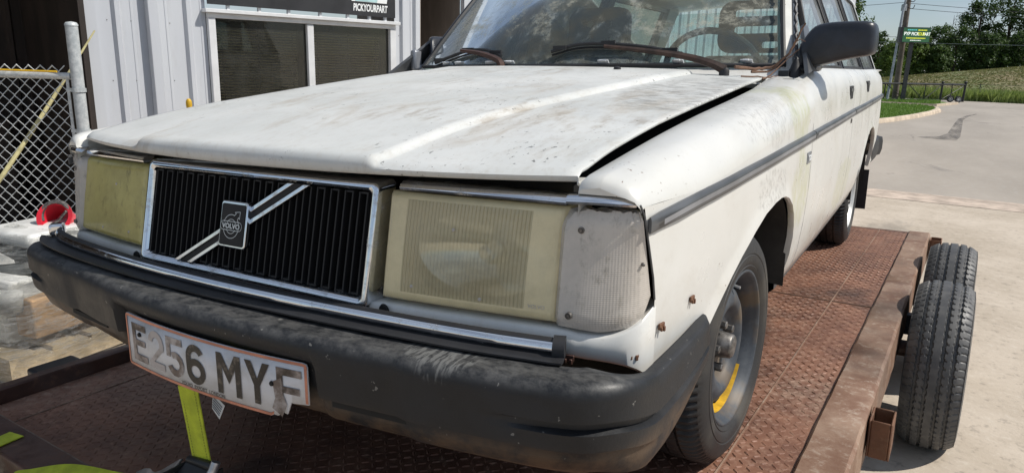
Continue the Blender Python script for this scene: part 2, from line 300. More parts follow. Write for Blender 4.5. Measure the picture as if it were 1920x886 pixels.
# ------------------------------------------------------------------ mesh helper
def link(o, parent=None):
    COL.objects.link(o)
    if parent is not None: o.parent = parent
    return o
def tag(o, label=None, cat=None, group=None, kind=None):
    for k, v in (('label', label), ('category', cat), ('group', group), ('kind', kind)):
        if v: o[k] = v
    return o
def thing(name, label, cat, mtx=None, group=None):
    o = bpy.data.objects.new(name, None); o.empty_display_size = .2; COL.objects.link(o)
    if mtx is not None: o.matrix_world = mtx
    return tag(o, label, cat, group)
class G:
    def __init__(s): s.v = []; s.f = []; s.mi = []
    def add(s, vs_, fs, mi=0):
        b = len(s.v); s.v += [tuple(p) for p in vs_]; s.f += [tuple(b + i for i in f) for f in fs]; s.mi += [mi] * len(fs); return s
    def box(s, c, d, rot=None, mi=0, taper=1.0):
        vs_ = []
        for z in (-.5, .5):
            k = taper if z > 0 else 1
            for x, y in ((-.5, -.5), (.5, -.5), (.5, .5), (-.5, .5)): vs_.append(Vector((x * d[0] * k, y * d[1] * k, z * d[2])))
        if rot is not None: vs_ = [rot @ v for v in vs_]
        return s.add([v + Vector(c) for v in vs_], [(3, 2, 1, 0), (4, 5, 6, 7), (0, 1, 5, 4), (1, 2, 6, 5), (2, 3, 7, 6), (3, 0, 4, 7)], mi)
    def bb(s, x0, x1, y0, y1, z0, z1, mi=0): return s.box(((x0 + x1) / 2, (y0 + y1) / 2, (z0 + z1) / 2), (abs(x1 - x0), abs(y1 - y0), abs(z1 - z0)), None, mi)
    def grid(s, rows, cu_=False, cv_=False, flip=False, mi=0):
        n, m = len(rows), len(rows[0]); fs = []
        for i in range(n if cv_ else n - 1):
            for j in range(m if cu_ else m - 1):
                a, b, c, d = i * m + j, i * m + (j + 1) % m, ((i + 1) % n) * m + (j + 1) % m, ((i + 1) % n) * m + j
                fs.append((d, c, b, a) if flip else (a, b, c, d))
        return s.add([p for r in rows for p in r], fs, mi)
    def tube(s, pts, r, n=8, cap=True, mi=0, closed=False):
        pts = [Vector(p) for p in pts]; rows = []; up = None; N = len(pts)
        for i, p in enumerate(pts):
            t = (pts[(i + 1) % N if closed else min(i + 1, N - 1)] - pts[(i - 1) % N if closed else max(i - 1, 0)]).normalized()
            if up is None: up = t.orthogonal().normalized()
            a = (up - t * up.dot(t))
            a = a.normalized() if a.length > 1e-6 else t.orthogonal().normalized()
            up = a; b = t.cross(a); rr = r[i] if isinstance(r, (list, tuple)) else r
            rows.append([p + (a * math.cos(k * 2 * math.pi / n) + b * math.sin(k * 2 * math.pi / n)) * rr for k in range(n)])
        b0 = len(s.v); s.grid(rows, cu_=True, cv_=closed, mi=mi)
        if cap and not closed:
            s.f.append(tuple(b0 + k for k in reversed(range(n)))); s.f.append(tuple(b0 + (N - 1) * n + k for k in range(n))); s.mi += [mi, mi]
        return s
    def lathe(s, prof, n=48, o=(0, 0, 0), axis='x', closed=False, mi=0):
        """prof: (along axis, radius)"""
        rows = []
        for k in range(n):
            a = 2 * math.pi * k / n; c_, s_ = math.cos(a), math.sin(a)
            row = []
            for h, r in prof:
                p = (h, r * c_, r * s_) if axis == 'x' else ((r * c_, h, r * s_) if axis == 'y' else (r * c_, r * s_, h))
                row.append((p[0] + o[0], p[1] + o[1], p[2] + o[2]))
            rows.append(row)
        return s.grid(rows, cu_=closed, cv_=True, mi=mi, flip=(axis == 'y'))
    def prism(s, poly, fn, d0, d1, mi=0):
        """poly: (u,v); fn(u,v,d) -> point"""
        n = len(poly)
        return s.add([fn(u, v, d0) for u, v in poly] + [fn(u, v, d1) for u, v in poly], [tuple(range(n)), tuple(reversed(range(n, 2 * n)))] + [(i + n, (i + 1) % n + n, (i + 1) % n, i) for i in range(n)], mi)
    def obj(s, name, m, parent=None, smooth=None, solid=0, bevel=0, subsurf=0, sharp=40, bseg=2, solid_off=-1):
        me = bpy.data.meshes.new(name); me.from_pydata(s.v, [], s.f)
        ms = m if isinstance(m, (list, tuple)) else [m]
        for q in ms: me.materials.append(M[q] if isinstance(q, str) else q)
        if any(s.mi): me.polygons.foreach_set('material_index', s.mi)
        bm = bmesh.new(); bm.from_mesh(me); bmesh.ops.recalc_face_normals(bm, faces=bm.faces); bm.to_mesh(me); bm.free()
        if smooth: me.shade_smooth(); me.set_sharp_from_angle(angle=R(sharp))
        o = link(bpy.data.objects.new(name, me), parent)
        if solid: q = o.modifiers.new('s', 'SOLIDIFY'); q.thickness = solid; q.offset = solid_off
        if bevel: q = o.modifiers.new('b', 'BEVEL'); q.width = bevel; q.segments = bseg; q.limit_method = 'ANGLE'; q.angle_limit = R(35); q.harden_normals = False
        if subsurf: q = o.modifiers.new('u', 'SUBSURF'); q.levels = subsurf; q.render_levels = subsurf
        if bevel and not smooth: me.shade_smooth(); me.set_sharp_from_angle(angle=R(60))
        return o
def interp(x, xs, ys): return float(np.interp(x, xs, ys))
def sinterp(xs_, ys_, sig):
    """the same curve with its corners rounded off"""
    X = np.linspace(xs_[0] - 3 * sig, xs_[-1] + 3 * sig, 1500); dx = X[1] - X[0]; e0 = (ys_[1] - ys_[0]) / (xs_[1] - xs_[0]); e1 = (ys_[-1] - ys_[-2]) / (xs_[-1] - xs_[-2])
    Y = np.interp(X, xs_, ys_); Y = np.where(X < xs_[0], ys_[0] + (X - xs_[0]) * e0, np.where(X > xs_[-1], ys_[-1] + (X - xs_[-1]) * e1, Y))
    k = np.arange(-int(3 * sig / dx), int(3 * sig / dx) + 1) * dx; w = np.exp(-.5 * (k / sig) ** 2); w /= w.sum(); Z = np.convolve(np.pad(Y, len(k) // 2, mode='reflect', reflect_type='odd'), w, 'valid')
    return lambda x: float(np.interp(x, X, Z))
def smooth_path(pts, n=8):
    """Catmull-Rom through the points"""
    P = [Vector(p) for p in pts]; P = [P[0] * 2 - P[1]] + P + [P[-1] * 2 - P[-2]]; out = []
    for i in range(1, len(P) - 2):
        for k in range(n):
            t = k / n; a, b, c, d = P[i - 1], P[i], P[i + 1], P[i + 2]
            out.append(.5 * ((2 * b) + (c - a) * t + (2 * a - 5 * b + 4 * c - d) * t * t + (3 * b - a - 3 * c + d) * t ** 3))
    out.append(P[-2]); return out
def text_geo(txt, size, fn, depth=.001, shear=0, bold=0, sx=1.0):
    """text as a mesh: fn(u, v, d) places it, u from the text centre"""
    cu_ = bpy.data.curves.new('t', 'FONT'); cu_.body = txt; cu_.size = size; cu_.align_x = 'CENTER'; cu_.extrude = depth / 2; cu_.shear = shear; cu_.offset = bold; cu_.resolution_u = 3
    o = bpy.data.objects.new('t', cu_); COL.objects.link(o); dg = bpy.context.evaluated_depsgraph_get(); dg.update()
    me = bpy.data.meshes.new_from_object(o.evaluated_get(dg)); g = G()
    g.add([fn(v.co.x * sx, v.co.y, v.co.z + depth / 2) for v in me.vertices], [tuple(p.vertices) for p in me.polygons])
    bpy.data.objects.remove(o); bpy.data.curves.remove(cu_); bpy.data.meshes.remove(me); return g
# ================================================================== ground and road (the large setting)
def sheet(name, x0, x1, y0, y1, z, m, nx=1, ny=1, kind='structure'):
    g = G(); g.grid([[(x0 + (x1 - x0) * i / nx, y0 + (y1 - y0) * j / ny, z) for i in range(nx + 1)] for j in range(ny + 1)]); o = g.obj(name, m); o['kind'] = kind; return o
sheet('ground', -700, 700, -700, 900, 0, 'lot_asphalt')
sheet('concrete_apron', -14, 16, -12, 9.05, .004, 'concrete')
g = G(); g.grid([[(-14, 8.5, .008), (16, 9.2, .008)], [(-14, 9.15, .008), (16, 9.85, .008)]]); g.obj('concrete_joint', 'joint_pink')['kind'] = 'structure'

# ================================================================== the car
car = thing('station_wagon', 'weathered white station wagon strapped onto the rusty trailer', 'car', RIG)
xs = sinterp([.2, .25, .4, .6, .9, 1.3, 2, 3, 4, 4.5, 4.72], [.792, .800, .815, .83, .842, .85, .855, .855, .846, .832, .80], .07)
zin = sinterp([.228, .40, .567, .80, 1.17, 1.40, 1.49], [.787, .809, .829, .853, .884, .906, .922], .06)
def xprof(z): return interp(z, [.33, .37, .42, .50, .60, .70, .78], [-.045, -.026, -.014, -.004, .002, .003, 0])
AF = [(.28, .42), (.40, .372), (.426, .380), (.487, .407), (.536, .444), (.575, .478), (.614, .508), (.67, .541), (.728, .57), (.82, .607), (.905, .632), (1.0, .644), (1.06, .646), (1.11, .642), (1.16, .630), (1.212, .605), (1.25, .574), (1.277, .538), (1.292, .50), (1.299, .45), (1.3005, .36), (1.485, .36)]
AR = [(3.205, .36), (3.207, .45), (3.22, .50), (3.25, .55), (3.31, .60), (3.40, .635), (3.50, .65), (3.60, .655), (3.70, .65), (3.80, .63), (3.89, .59), (3.94, .54), (3.965, .48), (3.97, .40), (4.72, .42)]
def zb_front(y): return interp(y, *zip(*AF))
def zb_rear(y): return .345 if y < 3.2 else interp(y, *zip(*AR))
def mir(p, sg):
    if sg > 0: return tuple(p)
    k = 1 - .30 * sst((.62 - p[1]) / .35)      # the far corner sits a little further in
    return (-(p[0] if p[0] < .70 else .70 + (p[0] - .70) * k), p[1], p[2])
def sst(t): t = min(1, max(0, t)); return t * t * (3 - 2 * t)
def drop(y): return interp(y, [.228, .30, .5], [.040, .048, .075])
def fender(sg):
    g = G(); ys = [.228, .231, .240, .255, .275, .30] + [.30 + (1.485 - .30) * k / 44 for k in range(1, 45)]
    cols = []
    for y in ys:
        z = zin(y); x = xs(y); d = drop(y); fr = max(0, 1 - (y - .228) / .12); nose = {.228: .016, .231: .008, .240: .002}.get(y, 0)
        sec = [(.700, z - .05), (.700, z - .005), (.706, z), (.735, z + .004), (x - .060, z + .003), (x - .040, z - .004), (x - .022, z - .30 * d + .002), (x - .009, z - .58 * d), (x - .002, z - .82 * d), (x, z - d)]
        cols.append([mir((px, y + fr * interp(px, [.70, .75, .785, .80], [0, .004, .012, .022]), pz - nose * (1 if pz > z - .02 else .5)), sg) for px, pz in sec])
    g.grid(cols)
    g.grid([cols[0], [(p[0], p[1] + .001, min(p[2], .7635)) for p in cols[0]], [(p[0] * .99, p[1] + .03, .7635) for p in cols[0]]])
    yy = sorted(set([.30, .32, .34, .37] + [a[0] for a in AF if a[0] >= .30] + [.44, .46, .51, .64, .70, .77, .86, .95, 1.285, 1.2965, 1.33, 1.38, 1.43, 1.485])); side = []
    for y in yy:
        z0 = zin(y) - drop(y); zb = zb_front(y); col = []
        fd = max(0, 1 - (y - .30) / .12)
        for k in range(19):
            t = k / 18; t = t ** 1.15; z = z0 + (zb - z0) * t
            lip = .007 * math.exp(-((z - zb) / .022) ** 2) if .42 < y < 1.302 else 0
            yq = y - .048 * fd * min(1, max(0, (z - .586) / .16))
            col.append(mir((xs(yq) + xprof(z) - xprof(z0) * (1 - t) + lip, yq, z), sg))
        b = col[-1]; s1 = (b[0] - .006 * sg, b[1], b[2] - .003); s2 = (b[0] - .016 * sg, b[1], b[2] + .003)
        side.append(col + [s1, s2])
    g.grid(side)
    o = g.obj('fender', 'paint', car, smooth=True, sharp=50)
    # wheel well liner
    w = G(); rows = []
    for y, z in [(.43, .34)] + [a for a in AF if .43 < a[0] < 1.3] + [(1.299, .35)]:
        rows.append([mir((xs(y) - .013, y, z + .004), sg), mir((.62, y, z + .035), sg), mir((.45, y, z + .04), sg), mir((.40, y, max(.25, z - .1)), sg)])
    w.grid(rows); w.obj('wheel_well', 'underbody', car, smooth=True)
    return o
for sg in (1, -1): fender(sg)

# hood -------------------------------------------------------------
_yf = sinterp([-.687, -.62, -.5, -.33, -.2, 0, .2, .33, .5, .62, .687], [.252, .226, .195, .163, .153, .150, .153, .163, .195, .226, .252], .05)
def yF(x): return _yf(x)
_yr = sinterp([-.687, -.5, -.3, 0, .3, .5, .687], [1.575, 1.51, 1.475, 1.455, 1.475, 1.51, 1.575], .05)
def yR(x): return _yr(x)
zE = sinterp([.15, .20, .255, .278, .373, .5, .62, .93, 1.325, 1.6], [.773, .782, .792, .798, .819, .838, .854, .885, .922, .944], .03)
def zH(x, y):
    xr = interp(y, [.16, 1.48], [.335, .475])
    return zE(y) + .020 * (1 - (x / .687) ** 2) + .0125 * sst((.345 - (abs(x) / xr * .335 if abs(x) <= xr else .335 + (abs(x) - xr) / (.687 - xr) * .352)) / .022) - .010 * (x / .687) * max(0, y - .25) / 1.3
g = G(); XS = sorted(set([round(-.687 + 1.374 * k / 60, 4) for k in range(61)] + [s_ * (r0 + dd) for s_ in (-1, 1) for r0 in (.335,) for dd in (-.018, -.012, -.007, -.003, 0, .004, .008, .011, .018)])); rows = []
def hx_at(u, y):   # keep a grid line on the ridge all the way back
    xr = interp(y, [.16, 1.48], [.335, .475]); a = abs(u); s_ = 1 if u >= 0 else -1
    return s_ * (a / .335 * xr if a <= .335 else xr + (a - .335) / (.687 - .335) * (.687 - xr))
def hood_row(v):
    r = []
    for u in XS:
        x = u; lipz = .771 + .006 * abs(x) / .687; y0 = yF(u); yt = y0 + .035
        if v < 0:
            zt = zH(u, yt)
            dy, z = {-6: (.03, lipz + .004), -5: (.006, lipz), -4: (.0, lipz + .003), -3: (-.001, lipz + (zt - lipz) * .45), -2: (.004, zt - .009), -1: (.015, zt - .0025)}[v]
            r.append((x, y0 + dy, z))
        else:
            y = yt + (yR(u) - yt) * v; x = hx_at(u, y); y = yt + (yR(x) - yt) * v; x = hx_at(u, y); r.append((x, y, zH(x, y)))
    a, b = r[0], r[-1]
    return [(a[0] - .001, a[1], a[2] - .018), (a[0] - .003, a[1], a[2] - .004)] + r + [(b[0] + .0015, b[1], b[2] - .003), (b[0] - .001, b[1], b[2] - .007)]
rows = [hood_row(v) for v in (-6, -5, -4, -3, -2, -1)] + [hood_row(k / 44) for k in range(45)]
rows.append([(p[0], p[1] + .004, p[2] - .004) for p in rows[-1]]); rows.append([(p[0], p[1] + .002, p[2] - .016) for p in rows[-1]])
hood = g.grid(rows).obj('hood', 'hood_paint', car, smooth=True, sharp=60); tag(hood, 'stained white hood popped slightly open along one side')
# engine bay below the gaps, cowl behind the hood
g = G(); g.grid([[(x, y, z) for x in (-.70, -.3, .3, .70)] for y, z in ((.34, .60), (.34, .752), (.35, .755), (.8, .80), (1.2, .83), (1.56, .88))]); g.obj('engine_bay_liner', 'void_black', car)
g = G()
g.tube(smooth_path([(.67, 1.12, .835), (.68, 1.25, .85), (.665, 1.36, .862), (.68, 1.46, .875)], 5), .010, 6); g.obj('hinge_arm', 'screw_metal', car, smooth=True)
def WS(u, v):
    b = Vector((.716 * u, 1.683 - .175 * (1 - u * u), .963)); t = Vector((.60 * u, 2.12 - .12 * (1 - u * u), 1.40 + .015 * (1 - u * u))); p = b.lerp(t, v)
    p.y -= .03 * math.sin(math.pi * v) * (1 - .5 * u * u); return p
g = G(); rows = [[], [], [], []]
for k in range(33):
    u = -1 + k / 16; w = WS(u, -.012); x = w.x; xh = max(-.687, min(.687, x)); e = zH(xh, yR(xh))
    rows[0].append((x, yR(xh) - .03, e - .035)); rows[1].append((x, yR(xh) + .008, e - .022)); rows[2].append((x, (yR(xh) + w.y) / 2, (e - .018 + w.z) / 2 - .004)); rows[3].append((x * 1.005, w.y + .012, w.z + .001))
g.grid(rows).obj('cowl_panel', 'paint', car, smooth=True)
wsg = G().grid([[tuple(WS(-1 + i / 12, j / 12)) for i in range(25)] for j in range(13)]).obj('windscreen', 'windscreen', car, smooth=True); tag(wsg, 'grimy greenish windscreen')
g = G()
for a, b in (((-1, 0), (1, 0)),):
    g.tube([WS(-1 + i / 12, .004) + Vector((0, -.004, .002)) for i in range(25)], .007, 6)
for u in (-1, 1): g.tube([WS(u * 1.004, j / 12) + Vector((0, -.003, 0)) for j in range(13)], .009, 6)
g.obj('windscreen_seal', 'black_rubber', wsg, smooth=True)
clipm = None
for u, r in ((.235, .03), (.575, .02), (.86, 0), (-.42, .05), (-.66, .1), (-.77, 0), (-.29, .05)):
    w = WS(u, .035); g = G(); rot = Matrix.Rotation(-.25 * u, 3, 'Z') @ Matrix.Rotation(R(40), 3, 'X')
    g.box((0, 0, 0), (.040, .004, .016), rot); g.box(tuple(rot @ Vector((0, -.003, .008))), (.022, .006, .006), rot)
    o = g.obj('trim_clip', 'white_trim', wsg, bevel=.001); o.location = w + Vector((0, -.008, .0))
# wipers
def wiper(pts_arm, pts_blade, arm_m):
    a = G(); pa = smooth_path(pts_arm, 6); a.tube(pa, [.016 - .010 * k / (len(pa) - 1) for k in range(len(pa))], 6); o = a.obj('wiper_arm', arm_m, car, smooth=True)
    b = G(); pb = smooth_path(pts_blade, 6); b.tube(pb, .006, 6); b.tube([p + Vector((0, .006, -.012)) for p in pb], .004, 5)
    for k in (2, len(pb) // 2, len(pb) - 3): b.box(pb[k] + Vector((0, -.002, .004)), (.05, .012, .014))
    b.obj('wiper_blade', 'black_rubber', o, smooth=True)
    c = G(); c.lathe([(-.03, 0), (-.03, .016), (-.004, .016), (.006, .012), (.008, 0)], 14, pts_arm[0], 'z'); c.obj('wiper_pivot', 'black_rubber', o, smooth=True)
def on_ws(x, z, off=.018):
    best = min(((abs(WS(x / .71, v / 40).z - z), v / 40) for v in range(40)))[1]; u = x / WS(1, best).x; p = WS(u, best); return (x, p.y - off, p.z + off * .4)
wiper([(.575, 1.520, .952), (.53, 1.52, .972), (.44, 1.53, .995), (.30, 1.525, 1.015), (.17, 1.52, 1.030)], [on_ws(-.035, 1.012), on_ws(.06, 1.026), on_ws(.17, 1.028), on_ws(.30, 1.016), on_ws(.42, .996)], 'wiper_rust')
wiper([(-.225, 1.505, .955), (-.24, 1.51, .985), (-.33, 1.53, 1.012), (-.435, 1.55, 1.026)], [on_ws(-.25, 1.0), on_ws(-.34, 1.014), on_ws(-.44, 1.020), on_ws(-.54, 1.0), on_ws(-.62, .976)], 'tube_brown')
g = G(); g.lathe([(0, .012), (.006, .011), (.009, .006), (.010, 0)], 12, (.27, 1.40, zH(.27, 1.40)), 'z'); g.obj('washer_jet', 'black_rubber', car, smooth=True)

# front panel under the lamps --------------------------------------
PL = [(0, .150, .534, .512), (.15, .150, .534, .512), (.31, .153, .534, .512), (.345, .157, .549, .512), (.50, .176, .549, .512), (.675, .197, .550, .512), (.72, .210, .545, .508), (.754, .224, .544, .504), (.779, .238, .551, .498), (.795, .256, .562, .487), (.8018, .274, .571, .475), (.8043, .290, .578, .467), (.8055, .304, .584, .46)]
def strip(pl, n=6):
    P = smooth_path([(a, b, c) for a, b, c, d in pl], n); D = smooth_path([(a, b, d) for a, b, c, d in pl], n); return [(p.x, p.y, p.z, d.z) for p, d in zip(P, D)]
half = strip(PL); full = [(mir((a, b, 0), -1)[0], b, c, d) for a, b, c, d in reversed(half[1:])] + half
g = G(); g.grid([[(x * .965, y + .045, zt - .004) for x, y, zt, zb in full], [(x * .997, y + .004, zt - .0005) for x, y, zt, zb in full], [(x, y, zt - .005) for x, y, zt, zb in full], [(x * 1.002, y - .003, (zt + zb) / 2) for x, y, zt, zb in full], [(x, y, zb) for x, y, zt, zb in full], [(x * .99, y + .02, zb - .012) for x, y, zt, zb in full]])
fp = g.obj('front_panel', 'paint', car, smooth=True, sharp=60)
g = G(); g.box((0, .325, .655), (1.30, .02, .22)); g.obj('radiator_support', 'void_black', car)
for x, y, z, a in ((.365, .153, .540, 0), (-.365, .153, .540, 0)):
    g = G(); g.lathe([(-.003, 0), (-.003, .009), (.001, .011), (.001, 0)], 14, (x, y, z), 'y'); g.obj('panel_hole', 'void_black', fp)
for x, y, z, a in ((.7905, .253, .512, 40), (.8095, .325, .540, 80), (.8205, .455, .552, 85), (.703, .200, .506, 10)):
    g = G(); rot = Matrix.Rotation(R(a), 3, 'Z'); g.box((0, 0, 0), (.017, .004, .011), rot); g.box(rot @ Vector((.004, -.003, -.005)), (.005, .004, .009), rot); g.box(rot @ Vector((-.005, -.003, -.004)), (.004, .004, .007), rot)
    o = g.obj('rusty_clip', 'bright_rust' if a > 20 else 'tube_brown', fp, bevel=.0012); o.location = (x, y, z)

# grille -----------------------------------------------------------
GY0, GRK = .141, .050
def GP(x, z, d=0): return (x, GY0 + GRK * (z - .539) / .218 - d, z)    # the raked grille plane; d is towards the front
g = G(); W, T, B = .333, .757, .539
def ring(ax, at, ab, d, rr=.012):
    pts = []
    for cx, cz, a0 in ((ax - rr, at - rr, 0), (-ax + rr, at - rr, 90), (-ax + rr, ab + rr, 180), (ax - rr, ab + rr, 270)):
        for k in range(5): a = R(a0 + k * 22.5); pts.append(GP(cx + rr * math.cos(a), cz + rr * math.sin(a), d))
    return pts
g.grid([ring(W - .002, T, B, -.050), ring(W, T, B, -.003), ring(W - .0015, T - .0015, B + .0015, .001), ring(W - .004, T - .004, B + .004, .003), ring(W - .010, T - .010, B + .010, .003, .010), ring(W - .0155, T - .0155, B + .0155, -.002, .009), ring(W - .018, T - .018, B + .018, -.018, .008)], cu_=True)
gfr = g.obj('grille_frame', 'chrome', car, smooth=True, sharp=40)
g = G(); g.add([GP(-.318, .553, -.030), GP(.318, .553, -.030), GP(.318, .743, -.030), GP(-.318, .743, -.030)], [(0, 1, 2, 3)]); g.obj('grille_back', 'void_black', gfr)
sm = None
for k in range(18):
    x = -.297 + k * .594 / 17
    if sm is None:
        g = G(); zt, zb = .737, .558
        for x0, x1 in ((-.0108, -.0075), (.0075, .0108)):
            g.add([GP(x0, zb, -.026), GP(x1, zb, -.026), GP(x1, zt, -.026), GP(x0, zt, -.026), GP(x0, zb, -.004), GP(x1, zb, -.004), GP(x1, zt, -.004), GP(x0, zt, -.004)], [(0, 1, 5, 4), (2, 3, 7, 6), (4, 5, 6, 7), (1, 2, 6, 5), (3, 0, 4, 7)])
        for z0, z1 in ((.734, .737), (.558, .561)):
            g.add([GP(-.0075, z0, -.022), GP(.0075, z0, -.022), GP(.0075, z1, -.022), GP(-.0075, z1, -.022), GP(-.0075, z0, -.005), GP(.0075, z0, -.005), GP(.0075, z1, -.005), GP(-.0075, z1, -.005)], [(0, 1, 5, 4), (2, 3, 7, 6), (4, 5, 6, 7)])
        o = g.obj('slat', 'grille_black', gfr); sm = o.data
    else: o = link(bpy.data.objects.new('slat', sm), gfr)
    o.location = (x, 0, 0)
# diagonal bar: two bright edges with a black channel
a, b = Vector((-.180, .556)), Vector((.139, .7395)); dv = (b - a).normalized(); nv = Vector((-dv.y, dv.x))
def bar(o0, o1, d0, d1):
    kk = dv.x / dv.y; q = [a + nv * o0 - dv * (o0 * kk), a + nv * o1 - dv * (o1 * kk), b + nv * o1 - dv * (o1 * kk), b + nv * o0 - dv * (o0 * kk)]; g = G()
    g.prism([(p.x, p.y) for p in q], lambda u, v, d: GP(u, v, d), d0, d1); return g
gb = bar(-.013, .013, -.004, .001).obj('diagonal_bar', 'grille_black', gfr)
for o0, o1 in ((-.0145, -.0065), (.0065, .0145)): bar(o0, o1, -.003, .004).obj('bar_edge', 'chrome', gb, bevel=.001)
# badge
bx, bz = -.0225, .649
def rrect(w, h, r, n=4): return [(s_[0] * (w - r) + r * math.cos(R(a0 + k * 90 / n)), s_[1] * (h - r) + r * math.sin(R(a0 + k * 90 / n))) for s_, a0 in (((1, 1), 0), ((-1, 1), 90), ((-1, -1), 180), ((1, -1), 270)) for k in range(n + 1)]
BP = lambda u, v, d: GP(bx + u, bz + v, d)
badge = G().prism(rrect(.039, .045, .006), BP, -.004, .012).obj('badge', 'chrome', gfr, bevel=.002)
G().prism(rrect(.0345, .0405, .004), BP, .0125, .0135).obj('badge_face', 'grille_black', badge)
g = G(); DF = .0145
def flat_ring(r0, r1, a0, a1, n=40, cz=-.003, cx=-.002):
    g.grid([[BP(cx + r * math.cos(R(a0 + (a1 - a0) * k / n)), cz + r * math.sin(R(a0 + (a1 - a0) * k / n)), DF) for k in range(n + 1)] for r in (r0, r1)])
flat_ring(.0225, .0236, 72, 162); flat_ring(.0225, .0236, -162, 20); flat_ring(.0225, .0236, 18, 30, 6); flat_ring(.0135, .0145, 26, 154); flat_ring(.0135, .0145, -154, -26)
def seg(p, q, w=.0011):
    p, q = Vector(p), Vector(q); t = (q - p).normalized() * (w / 2); n_ = Vector((-t.y, t.x))
    g.add([BP(*(p - t + n_), DF + .0002), BP(*(p - t - n_), DF + .0002), BP(*(q + t - n_), DF + .0002), BP(*(q + t + n_), DF + .0002)], [(0, 1, 2, 3)])
for p, q in (((.0052, .0185), (.0105, .0225)), ((.0105, .0225), (.0075, .0252)), ((.0075, .0252), (.0220, .0270)), ((.0220, .0270), (.0215, .0130)), ((.0215, .0130), (.0180, .0160)), ((.0180, .0160), (.0158, .0115)), ((.0158, .0115), (.0172, .006))): seg(p, q)
pill = rrect(.0315, .0085, .0083, 6); pill = [(u - .002, v - .002) for u, v in pill]
for i in range(len(pill)): seg(pill[i], pill[(i + 1) % len(pill)])
g.obj('emblem_line', 'badge_silver', badge)
text_geo('VOLVO', .0135, lambda u, v, d: BP(u - .002, v - .0068, DF + d), .0004, bold=.0004, sx=1.15).obj('badge_lettering', 'badge_silver', badge)

# headlights -------------------------------------------------------
def hl_pt(sg, u, v, d=0):
    """u 0 inner..1 outer, v 0 bottom..1 top"""
    x = .3485 + (.6765 - .3485) * u; y = .161 + .040 * u ** 1.2 + .037 * v - .010 * math.sin(math.pi * u) ** .6 * math.sin(math.pi * v) ** .6 * .6
    return (sg * x, y + d, .5565 + (.742 - .5565) * v - .004 * u * (v > .5))
def headlight(sg, m_face, m_rim):
    N, K = 28, 18; g = G(); us = [0, .012, .03] + [.03 + .94 * k / N for k in range(1, N)] + [.97, .988, 1]; vs_ = [0, .02, .05] + [.05 + .90 * k / K for k in range(1, K)] + [.95, .98, 1]
    def rnd(u, v):
        e = min(u * .328, (1 - u) * .328, v * .185, (1 - v) * .185); return .012 * (1 - min(1, e / .010)) ** 2
    rows = [[hl_pt(sg, u, v, rnd(u, v)) for u in us] for v in vs_]
    bd = rows[0] + [r[-1] for r in rows[1:]] + rows[-1][-2::-1] + [r[0] for r in rows[-2:0:-1]]
    g.grid(rows); g.grid([bd, [(p[0], p[1] + .085, p[2]) for p in bd]], cu_=True)
    me = []
    for j in range(len(vs_) - 1):
        for i in range(len(us) - 1):
            edge = us[i] < .10 or us[i] > .82 or vs_[j] < .07 or vs_[j] > .92
            me.append(1 if edge else 0)
    g.mi = me + [1] * (len(g.f) - len(me))
    h = g.obj('headlight', [m_face, m_rim], car, smooth=True, sharp=50)
    # reflector bowl and housing behind the lens
    q = G(); rows = []
    for i in range(11):
        r = i / 10; rows.append([(sg * (.515 + .125 * r * math.cos(a)), .288 - .052 * r * r + .012 * math.cos(a) * r, .640 + .072 * r * math.sin(a)) for a in [k * 2 * math.pi / 32 for k in range(32)]])
    q.grid(rows, cu_=True); q.obj('reflector', 'reflector', h, smooth=True)
    q = G(); q.lathe([(0, .016), (-.035, .014), (-.04, .008), (-.04, 0)], 16, (sg * .515, .285, .640), 'y'); q.obj('bulb', 'badge_silver', h, smooth=True)
    q = G(); q.add([hl_pt(sg, u, v, .088) for u, v in ((.01, .01), (.99, .01), (.99, .99), (.01, .99))], [(0, 1, 2, 3)]); q.obj('housing', 'lamp_housing', h)
    for u, v in ((.42, .72), (.20, .16), (.60, .13)):
        q = G(); p = hl_pt(sg, u, v, -.001); q.lathe([(0, 0), (-.0012, .001), (-.0004, .0028), (.002, .0032)], 12, p, 'y'); q.obj('aiming_pip', 'lens_white', h, smooth=True)
    return h
hl = headlight(1, 'lens_yellow', 'lens_rim'); tag(hl, 'yellowed fluted headlight with a visible reflector')
hr = headlight(-1, 'lens_olive', 'lens_olive'); tag(hr, 'opaque olive yellow headlight with dark stains')
text_geo('VOLVO', .0085, lambda u, v, d: hl_pt(1, .90 + u / .328, .115 + v / .185, -.0008 - d), .0004).obj('lens_lettering', 'lens_white', hl)
